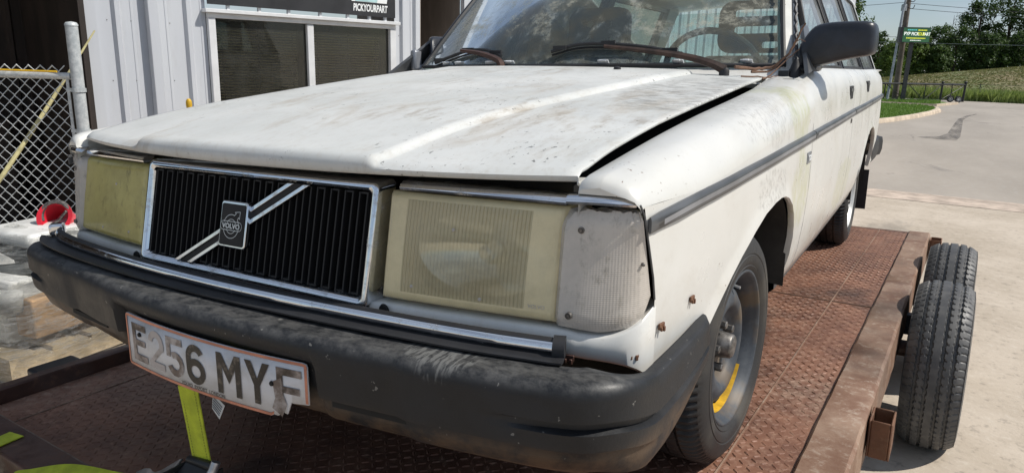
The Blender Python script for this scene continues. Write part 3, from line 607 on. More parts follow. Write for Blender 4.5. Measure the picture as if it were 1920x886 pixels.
# bright strips above the lamps
def strip_loft(name, path, prof, m, parent=car, smooth=True, cap=True):
    """path: (x,y,z) ; prof: (outward, up) swept along the path with the outward normal in plan"""
    P = [Vector(p) for p in path]; rows = []
    for i, p in enumerate(P):
        t = (P[min(i + 1, len(P) - 1)] - P[max(i - 1, 0)]); t.z = 0; t.normalize(); n_ = Vector((t.y, -t.x, 0))
        rows.append([p + n_ * a_ + Vector((0, 0, b_)) for a_, b_ in prof])
    g = G(); g.grid(rows, cu_=True)
    if cap: n = len(prof); g.f += [tuple(reversed(range(n))), tuple((len(P) - 1) * n + k for k in range(n))]; g.mi += [0, 0]
    return g.obj(name, m, parent, smooth=smooth, sharp=45)
TOPP = [(-.010, 0), (.003, 0), (.005, .004), (.002, .010), (-.008, .0145), (-.03, .015)]
for sg in (1, -1):
    pts = [(.372, .203, .7465), (.50, .217, .7455), (.60, .229, .744), (.675, .241, .742)]; pts = smooth_path(pts, 4)
    pts = [(p.x * sg, p.y, p.z) for p in pts]; pts = pts if sg > 0 else pts[::-1]
    strip_loft('headlight_trim', pts, TOPP, 'chrome')
    pts = smooth_path([(.684, .226, .748), (.725, .234, .749), (.762, .244, .748), (.786, .256, .747)], 4); pts = [mir((p.x, p.y - .006, p.z), sg) for p in pts]; pts = pts if sg > 0 else pts[::-1]
    strip_loft('lamp_trim', pts, [(-.010, 0), (.002, 0), (.004, .004), (.001, .010), (-.006, .013), (-.03, .0135)], 'chrome')
# corner lamps -----------------------------------------------------
def corner_lamp(sg):
    plan = smooth_path([(.682, .196, 0), (.72, .206, 0), (.752, .221, 0), (.777, .240, 0), (.793, .263, 0), (.801, .292, 0)], 7); n = len(plan); rnd_ = random.Random(4); g = G(); rows = []
    jag = [rnd_.uniform(-.0022, .0022) for _ in range(n)]
    for j in range(15):
        v = j / 14; row = []
        for i, p in enumerate(plan):
            s_ = i / (n - 1); zb = interp(s_, [0, .35, .7, .9, 1], [.5555, .549, .554, .566, .590]); zt = interp(s_, [0, .06, .12, 1], [.722, .735, .738, .738]) + jag[i]
            z = zb + (zt - zb) * v; inn = .006 * (max(0, 1 - v / .06) ** 2 + max(0, 1 - (1 - v) / .04) ** 2)
            back = .030 * (z - .55) / .19; x = p.x - .004 * v * s_; y = p.y + back * (1 - .9 * s_) + inn
            x -= inn * s_; yy = y - .046 * s_ ** 3 * max(0, (z - .59) / .15)
            row.append(mir((x, yy, z), sg))
        rows.append(row)
    g.grid(rows); bd = rows[0] + [r[-1] for r in rows[1:]] + rows[-1][-2::-1] + [r[0] for r in rows[-2:0:-1]]
    g.grid([bd, [(p[0] * .97, p[1] + .022, p[2]) for p in bd]], cu_=True)
    o = g.obj('corner_lamp', 'lens_white', car, smooth=True, sharp=50)
    for x, y, z in ((.708, .2235, .708), (.700, .200, .575)):
        q = G(); q.lathe([(.004, .0058), (-.001, .0052), (-.0012, .004), (.0005, .0035), (-.0012, .003), (-.0015, 0)], 14, (sg * x, y, z), 'y'); q.obj('screw', 'screw_metal', o, smooth=True)
    q = G(); q.box((sg * .7960, .262, .657), (.005, .007, .006), Matrix.Rotation(R(62 * sg), 3, 'Z')); q.obj('lens_notch', 'screw_metal', o, bevel=.002)
    q = G(); q.grid([[(sg * x * .985, y + .03, z) for x, y, z in r[:1] + r[10:11] + r[22:23] + r[-1:]] for r in [[(abs(p[0]), p[1], p[2]) for p in rr] for rr in rows]]); q.obj('lamp_back', 'lamp_housing', o)
    return o
for sg in (1, -1): tag(corner_lamp(sg), 'hazy white corner lamp lens' if sg > 0 else 'grimy grey corner lamp lens')
# dark gasket round the corner lamp
for sg in (1, -1):
    g = G(); g.tube([mir((x, y, z), sg) for x, y, z in ((.795, .243, .752), (.799, .252, .735), (.8025, .270, .68), (.8045, .288, .63), (.8045, .299, .592))], .0018, 6); g.obj('lamp_gasket', 'trim_grey', car, smooth=True)

# bumper -----------------------------------------------------------
BPL = smooth_path([(0, .000, 0), (.16, .002, 0), (.32, .011, 0), (.48, .027, 0), (.62, .046, 0), (.735, .068, 0), (.795, .094, 0), (.829, .143, 0), (.842, .22, 0), (.845, .33, 0), (.846, .44, 0), (.842, .535, 0)], 7)
BPROF = [(-.135, .508), (-.12, .520), (-.06, .5225), (-.022, .5215), (-.012, .519), (-.005, .513), (-.0012, .505), (0, .496), (-.001, .484), (-.0025, .470), (-.003, .464), (-.0035, .460), (-.004, .450), (-.0045, .445), (-.007, .422), (-.0085, .4165), (-.019, .4135), (-.021, .406), (-.022, .396), (-.024, .391), (-.031, .374), (-.045, .362), (-.09, .360)]
RECESS = [0, 0, 0, 0, 0, 0, 0, 0, -.004, -.017, -.0185, -.0195, -.021, -.0205, -.022, -.0225, -.013, -.013, -.0135, -.012, -.010, -.008, 0]
BOLD = [(-.135, .512), (-.12, .525), (-.06, .529), (-.026, .527), (-.012, .521), (-.003, .509), (0, .495), (.001, .472), (.001, .462), (-.004, .458), (-.005, .450), (.0015, .445), (.002, .418), (-.001, .408), (-.006, .404), (-.007, .396), (-.003, .391), (-.008, .372), (-.022, .362), (-.07, .360)]
rows = []
P = [Vector((-p.x, p.y, 0)) for p in reversed(BPL[1:])] + BPL
for xq in (-.262, -.255, -.249, .316, .322, .329):
    i = next(k for k in range(len(P)) if P[k].x > xq); t_ = (xq - P[i - 1].x) / (P[i].x - P[i - 1].x); P.insert(i, P[i - 1].lerp(P[i], t_))
n = len(P)
for i, p in enumerate(P):
    t = (P[min(i + 1, n - 1)] - P[max(i - 1, 0)]).normalized(); nn = Vector((t.y, -t.x, 0)); ax = abs(p.x); sd = sst((p.y - .10) / .14) if ax > .7 else 0
    e = sst((p.y - .50) / .04) if ax > .7 else 0; row = []
    rw = sst((.287 - abs(p.x - .0335)) / .012 + .5) if ax < .5 else 0
    for (a_, z), rc_ in zip(BPROF, RECESS):
        zz = z; a_ = a_ + rc_ * rw
        if sd: zz = .505 + (z - .529) * (1 - .30 * sd * sst((p.y - .3) / .24)) + (.024 - .024 * sd)
        if a_ < -.03 and z > .5 and p.x > .6: a_ = a_ * (1 - .42 * sst((p.x - .64) / .08)); 
        a2 = a_ * (1 - .62 * sd) - e * .012; k6 = sst((ax - .62) / .14)
        if abs(z - .455) < .0065 or abs(z - .40) < .004: a2 -= .008 * k6
        elif .41 < z < .45 or z > .46 and z < .475: a2 += .003 * k6
        row.append(p + nn * a2 + Vector((0, 0, zz)))
    rows.append([Vector((q.x, q.y + .006 * (ax < .5) + .030 * sst(-p.x / .6), q.z)) for q in row])
g = G(); g.grid(rows); m_ = len(BPROF); g.f += [tuple(range(m_)), tuple(reversed([(n - 1) * m_ + k for k in range(m_)]))]; g.mi += [0, 0]
bump = g.obj('front_bumper', 'bumper_plastic', car, smooth=True, sharp=32); tag(bump, 'scuffed black plastic front bumper')
g = G()
del g
for sg in (1, -1): g = G(); g.box((sg * .43, .0535 + .02 * (sg < 0), .406), (.17, .016, .010), Matrix.Rotation(R(6 * sg), 3, 'Z')); g.obj('bumper_slot', 'void_black', bump)
# bright moulding on the bumper with its rubber flap and end cap
mp = smooth_path([(-.775, .205, .545), (-.745, .178, .544), (-.69, .155, .542), (-.55, .132, .540), (-.30, .112, .537), (0, .104, .536), (.30, .112, .537), (.55, .134, .536), (.70, .164, .533)], 6)
strip_loft('bumper_moulding', mp[7:], [(-.012, -.004), (.001, -.008), (.006, -.003), (.006, .004), (.001, .010), (-.012, .013)], 'chrome', bump)
strip_loft('moulding_flap', mp[4:] + [Vector((.712, .168, .533))], [(-.01, -.012), (-.01, .014), (-.004, .014), (.0005, .011), (.0005, -.009), (.020, -.010), (.040, -.006), (.040, -.009), (.02, -.014)], 'black_rubber', bump)
strip_loft('moulding_cap', [mp[-1] + Vector((-.006, -.002, 0)), mp[-1] + Vector((.012, .004, 0))], [(-.012, -.012), (.010, -.012), (.012, .004), (.004, .015), (-.012, .018)], 'black_rubber', bump)
g = G(); g.box((-.757, .183, .551), (.030, .035, .030), Matrix.Rotation(R(-35), 3, 'Z')); g.obj('moulding_bracket', 'chrome', bump, bevel=.006)

# number plate -----------------------------------------------------
def bump_y(x):
    xsb = [p.x for p in BPL]; return interp(abs(x), xsb, [p.y for p in BPL])
PC = .040
def PP(u, v, d=0):   # u -.26...26, v 0...111; d proud of the plate
    x = PC + u; y = .010 + .018 * (u / .26) ** 2 + .002 * (v / .111); return (x, y - d, .3585 + v)
def vbot(u): return 0 if u < .175 else interp(u, [.175, .182, .19, .205, .212, .222, .226, .26], [.0, .004, .003, .012, .010, .034, .033, .036])
US = sorted(set([-.26, -.2575, .2575, .26] + [-.25 + .5 * k / 40 for k in range(41)] + [.175, .182, .19, .205, .212, .222, .226]))
def inset(u): return {-.26: .006, .26: .006, -.2575: .0015, .2575: .0015}.get(u, 0)
g = G(); top = [PP(u, .111 - inset(u)) for u in US]; bot = [PP(u, max(vbot(u), inset(u))) for u in US]; g.grid([bot, [((a[0] + b[0]) / 2, (a[1] + b[1]) / 2, (a[2] + b[2]) / 2) for a, b in zip(bot, top)], top])
plate = g.obj('number_plate', 'plate_white', car, solid=.003, smooth=True); tag(plate, 'white number plate with orange border and a broken corner')
g = G()
g.grid([[PP(u, .111 - inset(u) - w, .0008) for u in US] for w in (.0005, .0058)]); ub = [u for u in US if u <= .182]
g.grid([[PP(u, max(vbot(u), inset(u)) + w, .0008) for u in ub] for w in (.0005, .0058)])
g.grid([[PP(u, v, .0012) for v in (.005, .03, .06, .09, .106)] for u in (-.2595, -.254)]); g.grid([[PP(u, v, .0012) for v in (.038, .06, .09, .106)] for u in (.2595, .254)])
g.obj('plate_border', 'plate_orange', plate)
def stroke_mesh(polys, u0, d=.0010):
    g = G()
    for poly in polys:
        q = []
        for i in range(len(poly)):
            a_, b_ = Vector(poly[i]), Vector(poly[(i + 1) % len(poly)]); m__ = max(1, int((b_ - a_).length / .012))
            q += [tuple(a_.lerp(b_, k / m__)) for k in range(m__)]
        g.add([PP(u0 + u, .0165 + v, d) for u, v in q], [tuple(range(len(q)))])
    return g
H_, S_, W_ = .079, .0138, .055
def rc(x0, x1, z0, z1): return [(x0, z0), (x1, z0), (x1, z1), (x0, z1)]
def arcband(cx, cz, rx, rz, a0, a1, w=S_, n=10):
    o_ = [(cx + rx * math.cos(R(a0 + (a1 - a0) * k / n)), cz + rz * math.sin(R(a0 + (a1 - a0) * k / n))) for k in range(n + 1)]; i_ = [(cx + (rx - w) * math.cos(R(a0 + (a1 - a0) * k / n)), cz + (rz - w) * math.sin(R(a0 + (a1 - a0) * k / n))) for k in range(n + 1)]; return o_ + i_[::-1]
c = W_ / 2; Em = [rc(0, S_, 0, H_), rc(S_, W_, 0, S_), rc(S_, W_ * .9, .033, .033 + S_ * .9), rc(S_, W_, H_ - S_, H_)]
CH = {'E': Em, 'F': [Em[0], Em[2], Em[3]],
      '2': [arcband(c, H_ - c, c, c, 170, -28), [(.003, S_), (.0095 + .008, S_), (W_ - .004, .043), (W_ - .016, .046)], rc(0, W_, 0, S_)],
      '5': [rc(0, W_ * .96, H_ - S_, H_), rc(0, S_, .038, H_ - S_), arcband(c, .0255, c, .0255, 118, -160, S_)],
      '6': [arcband(c, .0255, c, .0255, 0, 360, S_, 20), arcband(c, H_ - c, c, c, 181, 30, S_), rc(0, S_, .025, H_ - c)],
      'M': [rc(0, S_, 0, H_), rc(.062 - S_, .062, 0, H_), [(S_, H_), (S_, H_ - .026), (.031, .022), (.031, .048)], [(.062 - S_, H_), (.031, .048), (.031, .022), (.062 - S_, H_ - .026)]],
      'Y': [[(0, H_), (S_ + .002, H_), (c + S_ / 2, .034), (c - S_ / 2, .034)], [(W_ + .004, H_), (W_ - S_ + .002, H_), (c - S_ / 2 + .002, .034), (c + S_ / 2, .034)], rc(c - S_ / 2, c + S_ / 2, 0, .034)]}
for ch, u0, mm in (('E', -.236, 'ink_worn'), ('2', -.172, 'ink_faded'), ('5', -.107, 'ink_faded'), ('6', -.043, 'ink_black'), ('M', .046, 'ink_black'), ('Y', .119, 'ink_black'), ('F', .193, 'ink_worn')):
    stroke_mesh([[(u, max(v, .006) if ch == 'F' and False else v) for u, v in p] for p in CH[ch]] if ch != 'F' else [rc(0, S_, .026, H_), Em[2], Em[3]], u0, .0014).obj('plate_character', mm, plate)
text_geo('VOLVO  EXPORT  LONDON', .0125, lambda u, v, d: PP(.0 + u, .0068 + v * .85, .0012 + d), .0002, sx=.80).obj('plate_lettering', 'ink_black', plate)
for u, v in ((-.205, .074), (.182, .062)):
    g = G(); p = PP(u, v, .001); g.lathe([(-.003, 0), (-.003, .004), (0, .005)], 10, p, 'y'); g.obj('plate_screw', 'void_black', plate)
stroke_mesh([[(0, 0), (.022, -.012), (.034, .012), (.026, .03), (.024, .06), (.004, .05), (.008, .02)]], .18, .0018).obj('torn_tape', 'ink_faded', plate)
# body sides -------------------------------------------------------
BELT = .962
def side_panel(name, y0, y1, sg, zb, top=BELT, n=16, arch=None):
    ys = sorted(set([y0 + (y1 - y0) * k / n for k in range(n + 1)] + [a[0] for a in (arch or []) if y0 < a[0] < y1])); g = G(); rows = []
    for y in ys:
        x = xs(y); b = zb(y); f = sst((1.9 - y) / .42); tz = top - .036 * f
        sec = [(.775, tz - .03), (.785, tz), (.800, tz - .004), (x - .034, tz - .018), (x - .018, tz - .040), (x - .006, tz - .075), (x, tz - .13)]
        for k in range(1, 13):
            z = (tz - .13) + (b - tz + .13) * k / 12; lip = .007 * math.exp(-((z - b) / .022) ** 2) if arch and b > .37 else 0; sec.append((x + xprof(z) + lip, z))
        lx, lz = sec[-1]; sec += [(lx - .006, lz - .003), (lx - .02, lz + .003)]
        rows.append([(sg * px, y, pz) for px, pz in sec])
    g.grid(rows)
    for r in (rows[0], rows[-1]): g.grid([r, [(p[0] - .03 * sg, p[1], p[2]) for p in r]])
    return g.obj(name, 'paint', car, smooth=True, sharp=50)
doors = {}
for sg in (1, -1):
    for y0, y1, cut in ((1.490, 2.527, None), (2.533, 3.36, AR)):
        d = side_panel('door', y0, y1, sg, zb_rear, arch=cut); doors[(sg, y0)] = d
        hy = y1 - .10 if y0 < 2 else 3.175; hz = .862 if y0 < 2 else .874; x = xs(hy) - .0065
        q = G(); q.prism(rrect(.062, .030, .007), lambda u, v, dd: (sg * (x + dd), hy + u, hz + v), -.004, .004); h = q.obj('door_handle', 'black_rubber', d, bevel=.002)
        q = G(); q.prism(rrect(.050, .016, .005), lambda u, v, dd: (sg * (x + dd), hy + u, hz - .006 + v), .0045, .0055); q.obj('handle_recess', 'void_black', h)
        q = G(); q.prism(rrect(.046, .006, .003), lambda u, v, dd: (sg * (x + dd), hy + u, hz + .014 + v), .005, .007); q.obj('handle_pull', 'trim_grey', h)
    side_panel('rear_quarter', 3.366, 4.72, sg, zb_rear, n=20, arch=AR)
    q = G(); q.grid([[(sg * (xs(y) + xprof(.36) - .012 + dx), y, z) for dx, z in ((.004, .366), (.004, .338), (-.01, .326), (-.06, .322))] for y in [1.31 + 1.88 * k / 10 for k in range(11)]]); q.obj('sill', 'trim_grey' if sg > 0 else 'paint', car)
    w = G(); w.grid([[(sg * (xs(y) - .03), y, z + .006), (sg * .60, y, z + .03), (sg * .45, y, z + .03), (sg * .40, y, .25)] for y, z in [(3.21, .30)] + AR[1:-1] + [(3.968, .30)]]); w.obj('wheel_well', 'underbody', car, smooth=True)
    # side moulding in three lengths
    zt = lambda y: interp(y, [.30, .43, .74, 1.14, 1.65, 2.53, 3.9, 4.4], [.7195, .730, .744, .757, .769, .785, .798, .80])
    for y0, y1 in ((.300, 1.483), (1.492, 2.525), (2.535, 3.36), (3.37, 4.40)):
        N = 14; rows = []
        for k in range(N + 1):
            y = y0 + (y1 - y0) * k / N; end = .25 if (k == 0 and y0 < .4) else 1; yy = y - (.048 * max(0, 1 - (y - .30) / .12) * .85)
            xb = xs(y) + .001
            rows.append([(sg * (xb + a_ * end), yy, zt(y) + b_ * (1 if end == 1 else .92)) for a_, b_ in ((-.006, -.014), (.004, -.014), (.009, -.011), (.0105, -.006), (.0105, .006), (.008, .011), (.003, .0135), (-.006, .0135))])
        q = G(); q.grid(rows, cu_=True); q.f += [tuple(range(8)), tuple(reversed([N * 8 + k for k in range(8)]))]; q.mi += [0, 0]; t = q.obj('side_moulding', 'trim_grey', car, smooth=True, sharp=35)
        q = G(); q.grid([[(sg * (xs(y) + .0125), y - (.048 * max(0, 1 - (y - .30) / .12) * .85), zt(y) + b_) for b_ in (-.003, .0055)] for y in [y0 + .02 + (y1 - y0 - .03) * k / 14 for k in range(15)]]); q.obj('moulding_insert', 'trim_insert', t)
# fender script badge, door lock, paint chips
q = G(); q.prism(rrect(.030, .016, .001), lambda u, v, d: (.851 + d, 1.437 + u, .706 + v), .0, .005); b_ = q.obj('side_badge', 'trim_insert', car, bevel=.001)
text_geo('TGX', .022, lambda u, v, d: (.8565 + d, 1.437 + u, .698 + v), .002, bold=.0006).obj('badge_lettering', 'banner_white', b_)
for y, z in ((2.47, .752),): q = G(); q.lathe([(.0, .010), (.004, .009), (.004, .006), (.002, .005), (.002, 0)], 14, (xs(y) + .001, y, z), 'x'); q.obj('door_lock', 'screw_metal', doors[(1, 1.490)], smooth=True)
# windows, pillars, roof ------------------------------------------
def SW(y, z): return .792 - (.792 - .615) * (z - .955) / (1.385 - .955) - (.0 if y < 4 else .05 * (y - 4))     # side glass plane
def pane(sg, poly): return [(sg * SW(y, z), y, z) for y, z in poly]
FR = [(1.74, .962), (2.485, .962), (2.485, 1.372), (2.175, 1.372)]
for sg in (1, -1):
    for poly in (FR, [(2.575, .962), (3.335, .962), (3.335, 1.372), (2.575, 1.372)], [(3.435, .962), (4.40, .962), (4.36, 1.365), (3.435, 1.372)]):
        q = G(); q.add(pane(sg, poly), [(0, 1, 2, 3)]); gl = q.obj('side_window', 'side_glass', car)
        q = G(); pts = [Vector(p) for p in pane(sg, poly)]; q.tube(pts, .011, 6, closed=True); q.obj('window_frame', 'black_rubber', gl)
    def pil(name, pts, w, m, dd=.03):
        q = G(); rows = []
        for y, z in pts: x = SW(y, z); rows.append([(sg * (x + .006), y - w / 2, z), (sg * (x + .006), y + w / 2, z), (sg * (x - dd), y + w / 2, z), (sg * (x - dd), y - w / 2, z)])
        q.grid(rows, cu_=True); return q.obj(name, m, car, bevel=.004)
    pil('door_pillar', [(2.53, .955), (2.53, 1.39)], .075, 'black_rubber'); pil('door_pillar', [(3.385, .955), (3.385, 1.39)], .085, 'black_rubber'); pil('rear_pillar', [(4.50, .955), (4.45, 1.38)], .20, 'paint')
    # windscreen pillar, drip rail and triangular sail
    q = G(); rows = []
    for v in (-.03, .1, .3, .5, .7, .9, 1.02):
        p = WS(sg, v); rows.append([p + Vector((sg * -.004, -.006, 0)), p + Vector((sg * .026, .020, 0)), p + Vector((sg * .034, .060, -.004)), p + Vector((sg * .0, .075, 0)), p + Vector((sg * -.02, .03, 0))])
    q.grid(rows, cu_=True); ap = q.obj('windscreen_pillar', 'paint', car, smooth=True, sharp=30)
    q = G(); q.tube([WS(sg, v) + Vector((sg * .036, .034, 0)) for v in (0, .25, .5, .75, 1)], .008, 6); q.obj('drip_rail', 'trim_insert', ap, smooth=True)
    q = G(); q.add([(sg * .803, 1.565, .936), (sg * .803, 1.76, .955), (sg * .742, 1.86, 1.09), (sg * .737, 1.80, 1.09)], [(0, 1, 2, 3)]); q.obj('mirror_sail', 'trim_grey', car, solid=.012)
g = G(); g.grid([[(x * interp(y, [2.1, 4.5], [1, .96]), y - (.12 * (1 - (x / .62) ** 2) if y < 2.2 else 0), 1.392 + .032 * (1 - (x / .63) ** 2) + .012 * math.sin(math.pi * min(1, (y - 2.1) / 2.5)) - (.03 if abs(x) > .625 else 0)) for x in (-.638, -.622, -.5, -.3, -.1, .1, .3, .5, .622, .638)] for y in (2.12, 2.2, 2.5, 3, 3.5, 4, 4.4, 4.62)]); g.obj('roof', 'paint', car, smooth=True, solid=.02, sharp=50)
g = G(); g.grid([[(x, y + .06 * (1 - (x / .8) ** 2), z) for x in (-.76, -.5, 0, .5, .76)] for y, z in ((4.70, .40), (4.73, .60), (4.72, .80), (4.69, .955))]); g.obj('tailgate', 'paint', car, smooth=True, solid=.02)
g = G(); g.grid([[(x * (1 - .15 * v), 4.74 - .17 * v, .96 + .40 * v) for x in (-.72, -.3, .3, .72)] for v in (0, .5, 1)]); g.obj('rear_window', 'side_glass', car)
g = G(); rp = [(p.x, p.y) for p in smooth_path([(a_, b_, 0) for a_, b_ in [(-.80, 4.55), (-.84, 4.70), (-.78, 4.84), (0, 4.88), (.78, 4.84), (.84, 4.70), (.845, 4.40), (.84, 4.20)]], 5)]
g.grid([[(x * k, y - (4.7 - y) * 0, z) for x, y in rp] for k, z in ((.94, .52), (.985, .510), (.992, .48), (.992, .43), (.98, .39), (.94, .375))]); g.obj('rear_bumper', 'black_rubber', car, smooth=True)
g = G(); g.box((0, 2.4, .27), (1.36, 3.9, .06)); g.box((0, .55, .33), (.8, .5, .08)); g.obj('underbody', 'underbody', car)
# interior ---------------------------------------------------------
inter = G(); inter.grid([[(x, y, z) for x in (-.70, .70)] for y, z in ((1.60, .60), (1.62, .90), (1.72, .945), (1.90, .935), (1.99, .86), (1.97, .60))]); inter.box((.38, 1.93, .955), (.36, .20, .05)); inter.obj('dashboard', 'dark_interior', car, smooth=True, sharp=50, bevel=.008)
g = G(); g.box((0, 3.2, .32), (1.44, 2.7, .04)); [g.box((s_ * .735, 3.05, .64), (.03, 2.9, .62)) for s_ in (-1, 1)]; g.obj('cabin_lining', 'dark_interior', car)
g = G(); rot = Matrix.Rotation(R(-62), 3, 'X'); cw = Vector((.38, 2.10, .93))
g.tube([cw + rot @ Vector((.19 * math.cos(a), .19 * math.sin(a), 0)) for a in [k * 2 * math.pi / 28 for k in range(28)]], .013, 7, closed=True); st = g.obj('steering_wheel', 'dark_interior', car, smooth=True)
q = G(); q.box(cw, (.34, .07, .03), rot); q.tube([cw, cw + Vector((0, -.2, -.10))], .03, 8); q.obj('wheel_hub', 'dark_interior', st, bevel=.01)
def seat(x, slots):
    rot = Matrix.Rotation(R(-14), 3, 'X'); g = G(); g.box((x, 2.30, .46), (.50, .50, .18)); g.box(Vector((x, 2.60, .76)), (.50, .13, .52), rot, taper=.86); o = g.obj('front_seat', 'seat_cloth', car, bevel=.03, bseg=3)
    h = G(); y0 = 2.69
    def fr(u, v, d): return (x + u, y0 + .10 * (v - .1) + d, 1.03 + v)
    h.prism(rrect(.16, .115, .06, 5), lambda u, v, d: fr(u, v + .115, d), -.03, .03)
    ho = h.obj('headrest', 'seat_cloth', o)
    cut = G()
    for u0, u1, v0, v1 in slots: cut.prism([((u0 + u1) / 2 + uu, (v0 + v1) / 2 + vv) for uu, vv in rrect((u1 - u0) / 2, (v1 - v0) / 2, min(u1 - u0, v1 - v0) * .35)], lambda u, v, d: fr(u, v, d), -.06, .06)
    # cut the openings through the headrest frame
    co = cut.obj('cutter', 'seat_cloth', car); bpy.context.view_layer.update(); md = ho.modifiers.new('c', 'BOOLEAN'); md.object = co; md.solver = 'EXACT'; dg = bpy.context.evaluated_depsgraph_get(); me = bpy.data.meshes.new_from_object(ho.evaluated_get(dg)); ho.modifiers.clear(); ho.data = me; bpy.data.objects.remove(co)
seat(-.37, [(-.085, -.015, .135, .170), (.045, .075, .130, .170), (-.085, -.015, .055, .095), (.045, .095, .055, .095)]); seat(.40, [(-.10, .11, .160, .195), (-.10, .11, .085, .120), (.03, .11, .02, .05)])
g = G(); g.box((0, 3.28, .52), (1.30, .5, .16)); g.box((0, 3.55, .74), (1.30, .14, .48), Matrix.Rotation(R(-12), 3, 'X')); g.obj('rear_bench', 'seat_cloth', car, bevel=.03)
g = G(); g.box((.04, 2.03, 1.335), (.22, .03, .06)); g.obj('cabin_mirror', 'dark_interior', car, bevel=.01)
# door mirrors -----------------------------------------------------
def door_mirror(sg):
    out = [(.756, 1.012), (.772, 1.048), (.800, 1.083), (.84, 1.094), (.90, 1.096), (.950, 1.094), (.969, 1.084), (.975, 1.05), (.973, 1.010), (.960, .996), (.90, .985), (.85, .972), (.80, .958), (.765, .955), (.757, .975)]
    cx, cz = .868, 1.03; rows = []
    for k, y in ((.0, 1.668), (.55, 1.669), (.84, 1.672), (.93, 1.678), (.98, 1.690), (1, 1.715), (1, 1.765), (.97, 1.785), (.93, 1.787), (.90, 1.770), (0, 1.768)):
        P_ = smooth_path([(a_, b_, 0) for a_, b_ in out] + [(*out[0], 0)], 3)[:-1]; rows.append([(sg * (cx + (p.x - cx) * k), y + .077 * (p.x - cx) * k, cz + (p.y - cz) * k) if sg > 0 else (-(.70 + (cx + (p.x - cx) * k - .756) * .46), y + .5 * (p.x - cx) * k + .10, cz + (p.y - cz) * k) for p in P_])
    g = G(); g.grid(rows, cu_=True); o = g.obj('door_mirror', 'mirror_plastic', car, smooth=True, sharp=70)
    q = G(); q.box((sg * .79, 1.73, .962), (.07, .05, .03)); q.box((sg * .775, 1.705, .995), (.028, .05, .085)); q.obj('mirror_arm', 'trim_insert', o, bevel=.010)
    return o
for sg in (1, -1): door_mirror(sg)
# aerial at the foot of the windscreen pillar
g = G(); g.lathe([(-.01, .026), (.008, .024), (.022, .016), (.040, .010), (.05, .007), (.05, 0)], 16, (.764, 1.628, .934), 'z'); an = g.obj('aerial_base', 'black_rubber', car, smooth=True)
g = G(); q0 = Vector((.765, 1.63, .975)); q1 = Vector((.660, 2.02, 1.385)); g.tube([q0.lerp(q1, k / 40) + Vector((.003 * math.sin(k * 2.2), .003 * math.cos(k * 2.2), 0)) for k in range(41)], .005, 6); g.obj('aerial_mast', 'black_rubber', an, smooth=True)
# wheels -----------------------------------------------------------
def tyre_profile(Rt, w, lip):
    return [(-.006, lip - .004), (.004, lip + .008), (.007, lip + .014), (.0055, lip + .016), (.008, lip + .020), (.0105, lip + .030), (.0105, lip + .040), (.0085, lip + .042), (.0105, lip + .045), (.006, Rt - .030), (-.002, Rt - .018), (-.010, Rt - .010)]
def make_tyre(name, parent, Rt=.2905, w=.172, lip=.190, m='tyre_rubber', seed=1):
    so = tyre_profile(Rt, w, lip); si = [(-w - a_, r) for a_, r in reversed(so)]
    tread = [(-.018, Rt - .004), (-.026, Rt - .0015), (-.040, Rt), (-.046, Rt), (-.047, Rt - .007), (-.053, Rt - .007), (-.054, Rt), (-w / 2 - .006, Rt + .001), (-w / 2 - .005, Rt - .007), (-w / 2 + .005 - .006, Rt - .007), (-w / 2 + .0, Rt + .001)]
    tread = [(-.018, Rt - .004), (-.026, Rt - .0015), (-.040, Rt), (-.047, Rt), (-.048, Rt - .007), (-.054, Rt - .007), (-.055, Rt), (-.082, Rt + .001), (-.083, Rt - .007), (-.089, Rt - .007), (-.090, Rt + .001), (-w + .055, Rt), (-w + .054, Rt - .007), (-w + .048, Rt - .007), (-w + .047, Rt), (-w + .026, Rt - .0015), (-w + .018, Rt - .004)]
    prof = so + tread + si; n = 264; rows = []
    for k in range(n):
        a = 2 * math.pi * k / n; row = []
        for a_, r in prof:
            cut = .008 if (k % 3 == 0 and (-.047 < a_ < -.006 or -w + .006 < a_ < -w + .047)) else 0
            if -.083 < a_ < -.054 and k % 4 == 0: cut = .003
            rr = r - cut
            if r > Rt - .03 and -math.sin(a) > .98: rr = min(rr, (Rt - .004) / max(.98, -math.sin(a)))
            row.append((a_, rr * math.cos(a), rr * math.sin(a)))
        rows.append(row)
    g = G(); g.grid(rows, cv_=True); o = g.obj(name, m, parent, smooth=True, sharp=38)
    return o
